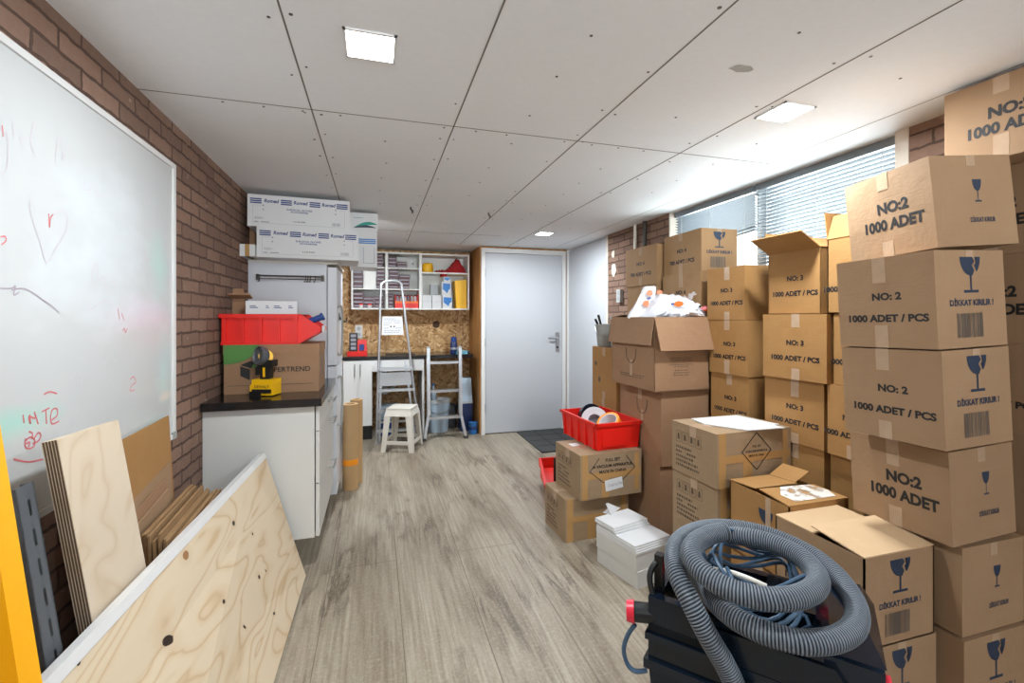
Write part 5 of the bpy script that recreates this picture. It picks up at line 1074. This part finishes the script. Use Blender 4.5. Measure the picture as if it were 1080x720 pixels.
fbox('white_board', 'white board standing in the shelf between two piles of maroon cartons', 'board', -.14, -.005, 5.47, 5.485, 1.6645, 1.87, 'shelfw')
for i, x in enumerate((-.165, -.075)):
    b = thing('white_jar', ('white jar with red lid before the maroon cartons, nearer the shelf end', 'white jar with red lid before the maroon cartons, nearer the ladder loop')[i], 'jar', (x, 5.452 + .028, 1.4435)); 
    b.location.y = 5.44 + .03; MB().lathe([(0, 0), (.02, 0), (.02, .03), (0, .03)], n=18).build('jar_body', M['paper'], b); MB().lathe([(.021, .0305), (.021, .045), (0, .045)], n=18).build('jar_lid', M['red'], b); b.location.y = 5.458
sb2 = thing('stacking_bin', 'small red bin full of bottles in the bottom shelf compartment', 'bin', (.205, SY0 + .005, 1.4435))
MB().hexa([(0, 0, 0), (.265, 0, 0), (.265, .2, 0), (0, .2, 0), (0, 0, .075), (.265, 0, .075), (.265, .2, .075), (0, .2, .075)]).box(0, .008, 0, .2, .07, .155).box(.257, .265, 0, .2, .07, .155).box(0, .265, .192, .2, .07, .155).build('bin_shell', M['red'], sb2, False)
MB().box(.002, .263, -.004, 0, .055, .08).build('rim', M['bag_orange'], sb2)
for i in range(6):
    b = thing('small_bottle', 'small pale bottle in the red shelf bin, %s from the divider' % ('first', 'second', 'third', 'fourth', 'fifth', 'sixth')[i], 'bottle', (.235 + i * .041, SY0 + .06 + .03 * (i % 2), 1.519), 0, 'bottles in the small red shelf bin'); MB().lathe([(0, 0), (.017, 0), (.017, .055), (.008, .065), (0, .065)], n=14).build('bottle_body', M[('gray', 'clay', 'paper')[i % 3]], b); MB().lathe([(.009, .0655), (.009, .08), (0, .08)], n=12).build('cap', M['dark'], b)
for i in range(2):
    for k in range(2):
        fbox('white_carton', 'small white carton %s in the block of four beside the second divider' % (('low near the divider', 'low outer'), ('upper near the divider', 'upper outer'))[k][i], 'carton', .515 + i * .115, .515 + i * .115 + .108, SY0 + .01, SY0 + .15, 1.4435 + k * .078, 1.4435 + k * .078 + .076, 'paper', 'block of small white cartons')
def pack(label, x, w, z, h, y=.015):
    t = thing('blue_white_pack', label, 'pack', (x, SY0 + y, z), 0, 'blue and white packs on the shelf'); MB().box(0, w, 0, .12, 0, h).bevel(.003).build('pack_body', M['paper'], t)
    m = MB(); m.poly([(w * .12, -.0006, h * .75), (w * .1, -.0006, h * .45), (w * .4, -.0006, h * .3), (w * .6, -.0006, h * .15), (w * .75, -.0006, h * .4), (w * .95, -.0006, h * .5), (w * .95, -.0006, h * .85), (w * .1, -.0006, h * .88)]); m.build('printed_patch', M['sky_blue'], t, False)
pack('lower blue and white pack standing on the shelf bottom', .752, .115, 1.4435, .15); pack('blue and white pack standing on the lower one', .745, .105, 1.594, .165); pack('small blue and white pack on top of the other two', .765, .08, 1.7595, .058)
o = MB().box(-.03, .03, -.03, .03, 0, .045).bevel(.012).build('red_cap_box', M['redcloth']); o.location = (.765, SY0 + .04, 1.818); o.rotation_euler = (0, 0, .3); o.location.z = 1.8180; tag(o, 'small red bundle on top of the blue and white packs', 'bundle')
fbox('clear_container', 'pale grey container behind the block of small white cartons', 'container', .63, .72, SY0 + .17, SY0 + .25, 1.4435, 1.73, 'clay')
m = MB(); m.lathe([(0, 0), (.058, 0), (.066, .02), (.068, .07), (.06, .105), (.02, .118), (0, .115)], n=24); o = m.build('yellow_roll', M['yellow']); o.location = (.585, SY0 + .09, 1.8665); tag(o, 'yellow roll of foil in the top shelf compartment beside the red cloth', 'roll')
m = MB(); nx, ny = 30, 12; rows = []
for i in range(nx + 1):
    row = []
    for k in range(ny + 1):
        x, y = i / nx, k / ny; hgt = .018 + .15 * math.exp(-((x - .72) / .22) ** 2) * math.sin(math.pi * min(1, y * .9 + .1)) ** .6 + .012 * math.sin(x * 31 + y * 9) + .01 * math.sin(x * 17 - y * 21)
        edge = min(x, 1 - x, y, 1 - y); hgt = max(.002, hgt) if edge > .01 else .002
        row.append(m.b.verts.new((x * .37, y * .19, hgt)))
    rows.append(row)
for i in range(nx):
    for k in range(ny): m.b.faces.new((rows[i][k], rows[i + 1][k], rows[i + 1][k + 1], rows[i][k + 1]))
bd = [rows[i][0] for i in range(nx + 1)] + [rows[nx][k] for k in range(1, ny + 1)] + [rows[i][ny] for i in range(nx - 1, -1, -1)] + [rows[0][k] for k in range(ny - 1, 0, -1)]
lo = [m.b.verts.new((v.co.x, v.co.y, 0)) for v in bd]
for i in range(len(bd)): j_ = (i + 1) % len(bd); m.b.faces.new((bd[i], lo[i], lo[j_], bd[j_]))
m.b.faces.new(lo)
o = m.build('red_cloth', M['redcloth']); o.location = (.67, SY0 + .03, 1.8665); tag(o, 'crumpled dark red cloth in the top shelf compartment', 'cloth')
t = thing('yellow_folder', 'tall yellow folder standing in the shelf beside the closet panel', 'folder', (.90, SY0 + .015, 1.4435)); MB().hexa([(.02, 0, 0), (.14, 0, 0), (.14, .2, 0), (.02, .2, 0), (.0, 0, .33), (.14, 0, .345), (.14, .2, .345), (.0, .2, .33)]).bevel(.006).build('folder_cover', M['yellow'], t); MB().box(.03, .036, -.002, 0, .02, .3).build('folder_spine_line', M['ypaint'], t)

# ------------------------------------------------------------------ ladders and stool
ld = thing('stepladder', 'tall folded aluminium stepladder leaning at the sink with looped top rail', 'ladder', (.2, 5.1, 0))
def P3(x, y, z): return Vector((x, y, z))
L0_, L1_, R0_, R1_ = P3(.0, 5.03, 0), P3(.045, 5.15, 1.62), P3(.455, 5.06, 0), P3(.27, 5.16, 1.62)
loop = [L0_, L0_.lerp(L1_, .5), L1_, P3(.055, 5.155, 1.69), P3(.095, 5.158, 1.725), P3(.16, 5.158, 1.732), P3(.225, 5.158, 1.725), P3(.26, 5.158, 1.69), R1_, R0_.lerp(R1_, .5), R0_]
wb(MB().tube([L0_] + smooth_path(loop[1:-1], 5) + [R0_], .0135, 10), 'front_frame', M['alu'], ld)
for f in (.085, .215, .345, .485):
    a, b = L0_.lerp(L1_, f), R0_.lerp(R1_, f); wb(MB().box(a.x - .006, b.x + .006, a.y - .035, a.y + .03, a.z - .012, a.z + .012).bevel(.003), 'tread', M['alu'], ld)
a, b = L0_.lerp(L1_, .47), R0_.lerp(R1_, .47); wb(MB().box(a.x, b.x, a.y + .028, a.y + .04, .60, .74), 'hinge_plate', M['alu'], ld)
tp = wb(MB().hexa([(.055, 5.135, 1.145), (.285, 5.135, 1.145), (.285, 5.15, 1.145), (.055, 5.15, 1.145), (.06, 5.15, 1.345), (.27, 5.15, 1.345), (.27, 5.165, 1.345), (.06, 5.165, 1.345)]).bevel(.003), 'platform', M['paper'], ld)
m = MB()
for z, x0, x1 in ((1.315, .08, .2), (1.295, .08, .25), (1.272, .075, .16), (1.272, .19, .25), (1.25, .075, .14), (1.215, .08, .13), (1.215, .2, .26), (1.19, .08, .25), (1.17, .08, .24)):
    x = x0; y = 5.135 + (z - 1.145) / .2 * .015 - .001
    while x < x1: b_ = rnd(.01, .025); m.box(x, min(x1, x + b_), y - .0006, y, z, z + .007); x += b_ + .006
m.build('printed_small_print', M['gray'], tp, False)
for x in (.15, .185): wb(MB().cyl((x, 5.14, 1.235), (x, 5.1445, 1.235), .009), 'rivet', M['dark'], ld)
for x0, x1 in ((.03, .05), (.415, .30)): wb(MB().beam((x0, 5.115, 0), (x1, 5.155, .86), .022, .014, (0, 1, 0)), 'rear_leg', M['alu'], ld)
wb(MB().box(.03, .42, 5.112, 5.124, .2, .225), 'rear_brace', M['alu'], ld)
for q in (L0_, R0_): wb(MB().box(q.x - .018, q.x + .018, q.y - .018, q.y + .018, 0, .035).bevel(.004), 'rubber_foot', M['grey'], ld)
l2 = thing('short_ladder', 'short aluminium multipurpose ladder with three rungs standing before the buckets', 'ladder', (.72, 5.1, 0))
for xa, xb in ((.515, .545), (.93, .895)):
    s = 1 if xb > xa else -1
    wb(MB().beam((xb, 5.06, .27), (xb, 5.11, 1.0), .034, .072, (0, 1, 0)).beam((xb - s * .03 * 0, 5.06, .28), (xa - s * .02, 5.03, .012), .028, .05, (0, 1, 0)), 'rail', M['alu'], l2)
    wb(MB().box(xa - s * .02 - .022, xa - s * .02 + .022, 5.0, 5.06, 0, .03).bevel(.004), 'rubber_foot', M['screw'], l2); wb(MB().box(xb - .018, xb + .018, 5.07, 5.15, .995, 1.012).bevel(.003), 'end_cap', M['grey'], l2)
for z, x0, x1 in ((.235, .535, .91), (.525, .555, .885), (.835, .555, .885)): wb(MB().box(x0, x1, 5.03 + z * .06, 5.10 + z * .06, z - .014, z + .014).bevel(.004), 'rung', M['alu'], l2)
st = thing('plastic_stool', 'white plastic four legged stool in front of the tall stepladder', 'stool', (.255, 4.82, 0), math.radians(-22))
m = MB().box(-.125, .125, -.125, .125, .405, .428).bevel(.012, 3); m.build('seat', M['ivory'], st)
MB().hexa([(-.14, -.14, .35), (.14, -.14, .35), (.14, .14, .35), (-.14, .14, .35), (-.125, -.125, .405), (.125, -.125, .405), (.125, .125, .405), (-.125, .125, .405)]).bevel(.006).build('apron', M['ivory'], st)
for sx in (-1, 1):
    for sy in (-1, 1):
        a, b = .138, .165; w, w2 = .062, .045; m = MB()
        A = [(sx * a, sy * a), (sx * (a - w), sy * a), (sx * (a - w), sy * (a - .008)), (sx * (a - .008), sy * (a - .008)), (sx * (a - .008), sy * (a - w)), (sx * a, sy * (a - w))]
        B = [(sx * b, sy * b), (sx * (b - w2), sy * b), (sx * (b - w2), sy * (b - .008)), (sx * (b - .008), sy * (b - .008)), (sx * (b - .008), sy * (b - w2)), (sx * b, sy * (b - w2))]
        va = [m.b.verts.new((*p, .352)) for p in A]; vb = [m.b.verts.new((*p, 0)) for p in B]
        m.b.faces.new(va); m.b.faces.new(vb[::-1])
        for i in range(6): m.b.faces.new((va[i], vb[i], vb[(i + 1) % 6], va[(i + 1) % 6]))
        m.build('leg', M['ivory'], st, False)
for k in range(4):
    R_ = Matrix.Rotation(k * math.pi / 2, 4, 'Z'); MB().box(-.15, .15, -.158, -.15, .075, .11, R_).build('stretcher', M['ivory'], st)

# ------------------------------------------------------------------ vacuum cleaner with its hose
P0v = Vector((.687, 1.07)); dL = Vector((.643, -.766)); dW = Vector((.766, .643))
VF = Matrix(((dL.x, dW.x, 0, P0v.x), (dL.y, dW.y, 0, P0v.y), (0, 0, 1, 0), (0, 0, 0, 1)))
vc = thing('vacuum_cleaner', 'dark navy site vacuum cleaner with red latches in front of the cartons', 'vacuum cleaner', mat=VF)
LV, WV = .50, .31
def tub(z0, z1, in0, in1, mat, name, bev=.02):
    m = MB().hexa([(in0, in0, z0), (LV - in0, in0, z0), (LV - in0, WV - in0, z0), (in0, WV - in0, z0), (in1, in1, z1), (LV - in1, in1, z1), (LV - in1, WV - in1, z1), (in1, WV - in1, z1)]).bevel(bev, 3); return m.build(name, M[mat], vc)
tub(.07, .42, .03, .004, 'tub', 'dust_tank', .03); tub(.405, .43, -.006, -.006, 'tub', 'tank_rim', .008); tub(.43, .485, .004, .004, 'tub2', 'motor_band', .01); tub(.48, .498, -.003, -.003, 'tub', 'band_rim', .006)
# upper housing: a tray with raised walls so the top is recessed
m = MB(); z0, z1 = .498, .592; e = .03
m.box(0.004, LV - .004, .004, WV - .004, z0, z0 + .025)
for b_ in ((.004, LV - .004, .004, e), (.004, LV - .004, WV - e, WV - .004), (.004, e, e, WV - e), (LV - .1, LV - .004, e, WV - e)): m.box(*b_, z0, z1)
m.bevel(.008, 2).build('top_housing', M['tub'], vc)
m = MB().box(.09, LV - .11, -.006, .012, z1 - .012, z1 + .006); m.bevel(.004).build('side_ledge', M['tub2'], vc)
MB().hexa([(.16, -.010, .505), (LV - .04, -.010, .505), (LV - .04, .004, .505), (.16, .004, .505), (.13, -.010, .575), (LV - .09, -.010, .575), (LV - .09, .004, .575), (.13, .004, .575)]).bevel(.004).build('side_cover', M['tub2'], vc)
m = MB().hexa([(LV - .13, .02, z1), (LV + .0, .02, z1), (LV + .0, WV - .02, z1), (LV - .13, WV - .02, z1), (LV - .10, .04, z1 + .05), (LV - .03, .05, z1 + .055), (LV - .03, WV - .05, z1 + .055), (LV - .10, WV - .04, z1 + .05)]).bevel(.018, 3); m.build('end_cover', M['tub'], vc)
MB().box(LV - .002, LV + .012, .04, .085, .48, .545).bevel(.008).build('latch', M['pink'], vc); MB().cyl((LV + .01, .06, .52), (LV + .024, .06, .52), .014).build('latch_knob', M['pink'], vc)
MB().box(.335, .355, .2, .22, .60, .618).bevel(.006).build('red_button', M['red'], vc); MB().box(.26, .38, .14, .28, .523, .60).bevel(.02, 3).build('motor_cover', M['tub2'], vc)
MB().cyl((.02, .03, .535), (-.035, .012, .532), .025).build('handle_tube', M['dark'], vc); MB().cyl((-.036, .0117, .532), (-.055, .006, .531), .029, .026).build('handle_end', M['pink'], vc)
MB().box(.008, .03, .045, .068, .55, .685).bevel(.006).build('handle_post', M['dark'], vc); MB().hexa([(.05, .13, .595), (.11, .1, .595), (.11, .14, .595), (.05, .16, .595), (.06, .13, .65), (.10, .11, .64), (.10, .13, .64), (.06, .15, .65)]).bevel(.005).build('red_clip', M['red'], vc)
MB().tube(smooth_path([(.02, .02, .56), (.0, .03, .63), (.02, .06, .668), (.06, .1, .655), (.1, .12, .6)], 6), .008, 10).build('carry_loop', M['dark'], vc)
for x in (.07, LV - .07):
    for y in (.05, WV - .05): MB().cyl((x, y - .015, .035), (x, y + .015, .035), .035, n=20).cyl((x, y, .035), (x, y, .08), .012).build('caster', M['dark'], vc)
def hz(pts): return [at(u, v, 2, z) for u, v, z in pts]
pl = thing('power_cord', 'blue grey power cord coiled inside the ribbed hose on the vacuum cleaner', 'cord', (.95, 1.0, .62))
ctr = at(800, 612, 2, .66)
pts = []
for k in range(96):
    a = k * .42; r = .118 + .028 * math.sin(k * .83); pts.append((ctr.x + math.cos(a) * r * 1.2 + .02 * math.sin(k * .31), ctr.y + math.sin(a) * r * .95 + .01 + .02 * math.cos(k * .23), .628 + k * .0009 + .022 * math.sin(k * 1.7)))
pts += hz([(850, 650, .60), (835, 668, .60)])
wb(MB().tube(smooth_path(pts, 3), .005, 8), 'cord_loops', M['cable'], pl)
c2 = thing('cable_loop', 'thin dark cable hanging in a loop from the handle of the vacuum cleaner', 'cable', (.66, 1.08, .5))
q = [VF @ Vector(p) for p in ((-.03, .0, .505), (-.05, -.0, .47), (-.06, -.005, .43), (-.05, -.005, .395), (-.03, .0, .38), (-.005, .02, .38))]
wb(MB().tube(smooth_path(q, 6), .006, 8), 'cable_body', M['cable'], c2)
c3 = thing('white_cable', 'short white cable lying among the blue grey cord inside the hose', 'cable', (.93, 1.0, .68))
wb(MB().tube(smooth_path(hz([(752, 600, .69), (770, 603, .70), (790, 610, .70), (808, 618, .69)]), 6), .006, 8), 'cable_body', M['ivory'], c3)
hs = thing('vacuum_hose', 'thick ribbed grey hose coiled twice on top of the vacuum cleaner', 'hose', (.95, .95, .64))
hp = [Vector((P0v.x + dL.x * a - dW.x * s, P0v.y + dL.y * a - dW.y * s, z)) for a, s, z in ((.72, .05, .028), (.52, .085, .028), (.38, .075, .05), (.31, .05, .13), (.285, .045, .25), (.255, .045, .37))] + hz([(772, 716, .49), (746, 669, .59), (727, 632, .655), (714, 604, .69), (711, 585, .70), (717, 570, .70), (733, 560, .69), (757, 556, .68), (785, 558, .675), (813, 565, .67), (841, 577, .665), (867, 593, .66), (889, 615, .655), (903, 640, .65), (901, 661, .65), (881, 674, .65), (850, 677, .65), (820, 671, .65), (790, 660, .65), (765, 644, .648), (746, 624, .64), (733, 603, .637), (729, 585, .64), (737, 573, .655), (757, 565, .69), (786, 566, .715), (815, 573, .722), (842, 586, .722), (859, 602, .72), (862, 616, .72), (849, 627, .72), (822, 632, .72), (790, 628, .72), (761, 617, .725), (740, 602, .735), (729, 586, .745), (733, 573, .75), (748, 564, .75), (765, 561, .748)])
path = smooth_path(hp, 14); L = [0]
for a, b in zip(path, path[1:]): L.append(L[-1] + (b - a).length)
pitch, R0h, nside = .0066, .0242, 18
def along(s):
    import bisect
    s = max(0, min(L[-1] - 1e-6, s)); i = min(bisect.bisect_right(L, s) - 1, len(path) - 2); t_ = (s - L[i]) / max(1e-9, L[i + 1] - L[i]); return path[i].lerp(path[i + 1], t_)
m = MB(); n_r = int(L[-1] / (pitch / 4)); rings = []; prev = None
for i in range(n_r):
    s = i * pitch / 4; p = along(s); d = (along(s + .006) - along(s - .006)).normalized()
    a = d.orthogonal().normalized() if prev is None else (prev - d * prev.dot(d)).normalized(); prev = a; c = d.cross(a); ring = []
    r = R0h * (1.0, 1.035, 1.0, .955)[i % 4]
    for k in range(nside):
        an = 2 * math.pi * k / nside; ring.append(m.b.verts.new(p + d * (pitch * k / nside if 4 < i < n_r - 6 else 0) + (a * math.cos(an) + c * math.sin(an)) * r))
    rings.append(ring)
for i in range(n_r - 1):
    for k in range(nside):
        f = (rings[i][k], rings[i][(k + 1) % nside], rings[i + 1][(k + 1) % nside], rings[i + 1][k])
        if k == nside - 1 and 8 < i < n_r - 12: f = (rings[i][k], rings[i + 4][0], rings[i + 5][0], rings[i + 1][k])
        try: m.b.faces.new(f).material_index = 0 if i % 4 < 2 else 1
        except Exception: pass
ho = m.build('hose_body', [M['hose_l'], M['hose_d']], None); wp(ho, hs)
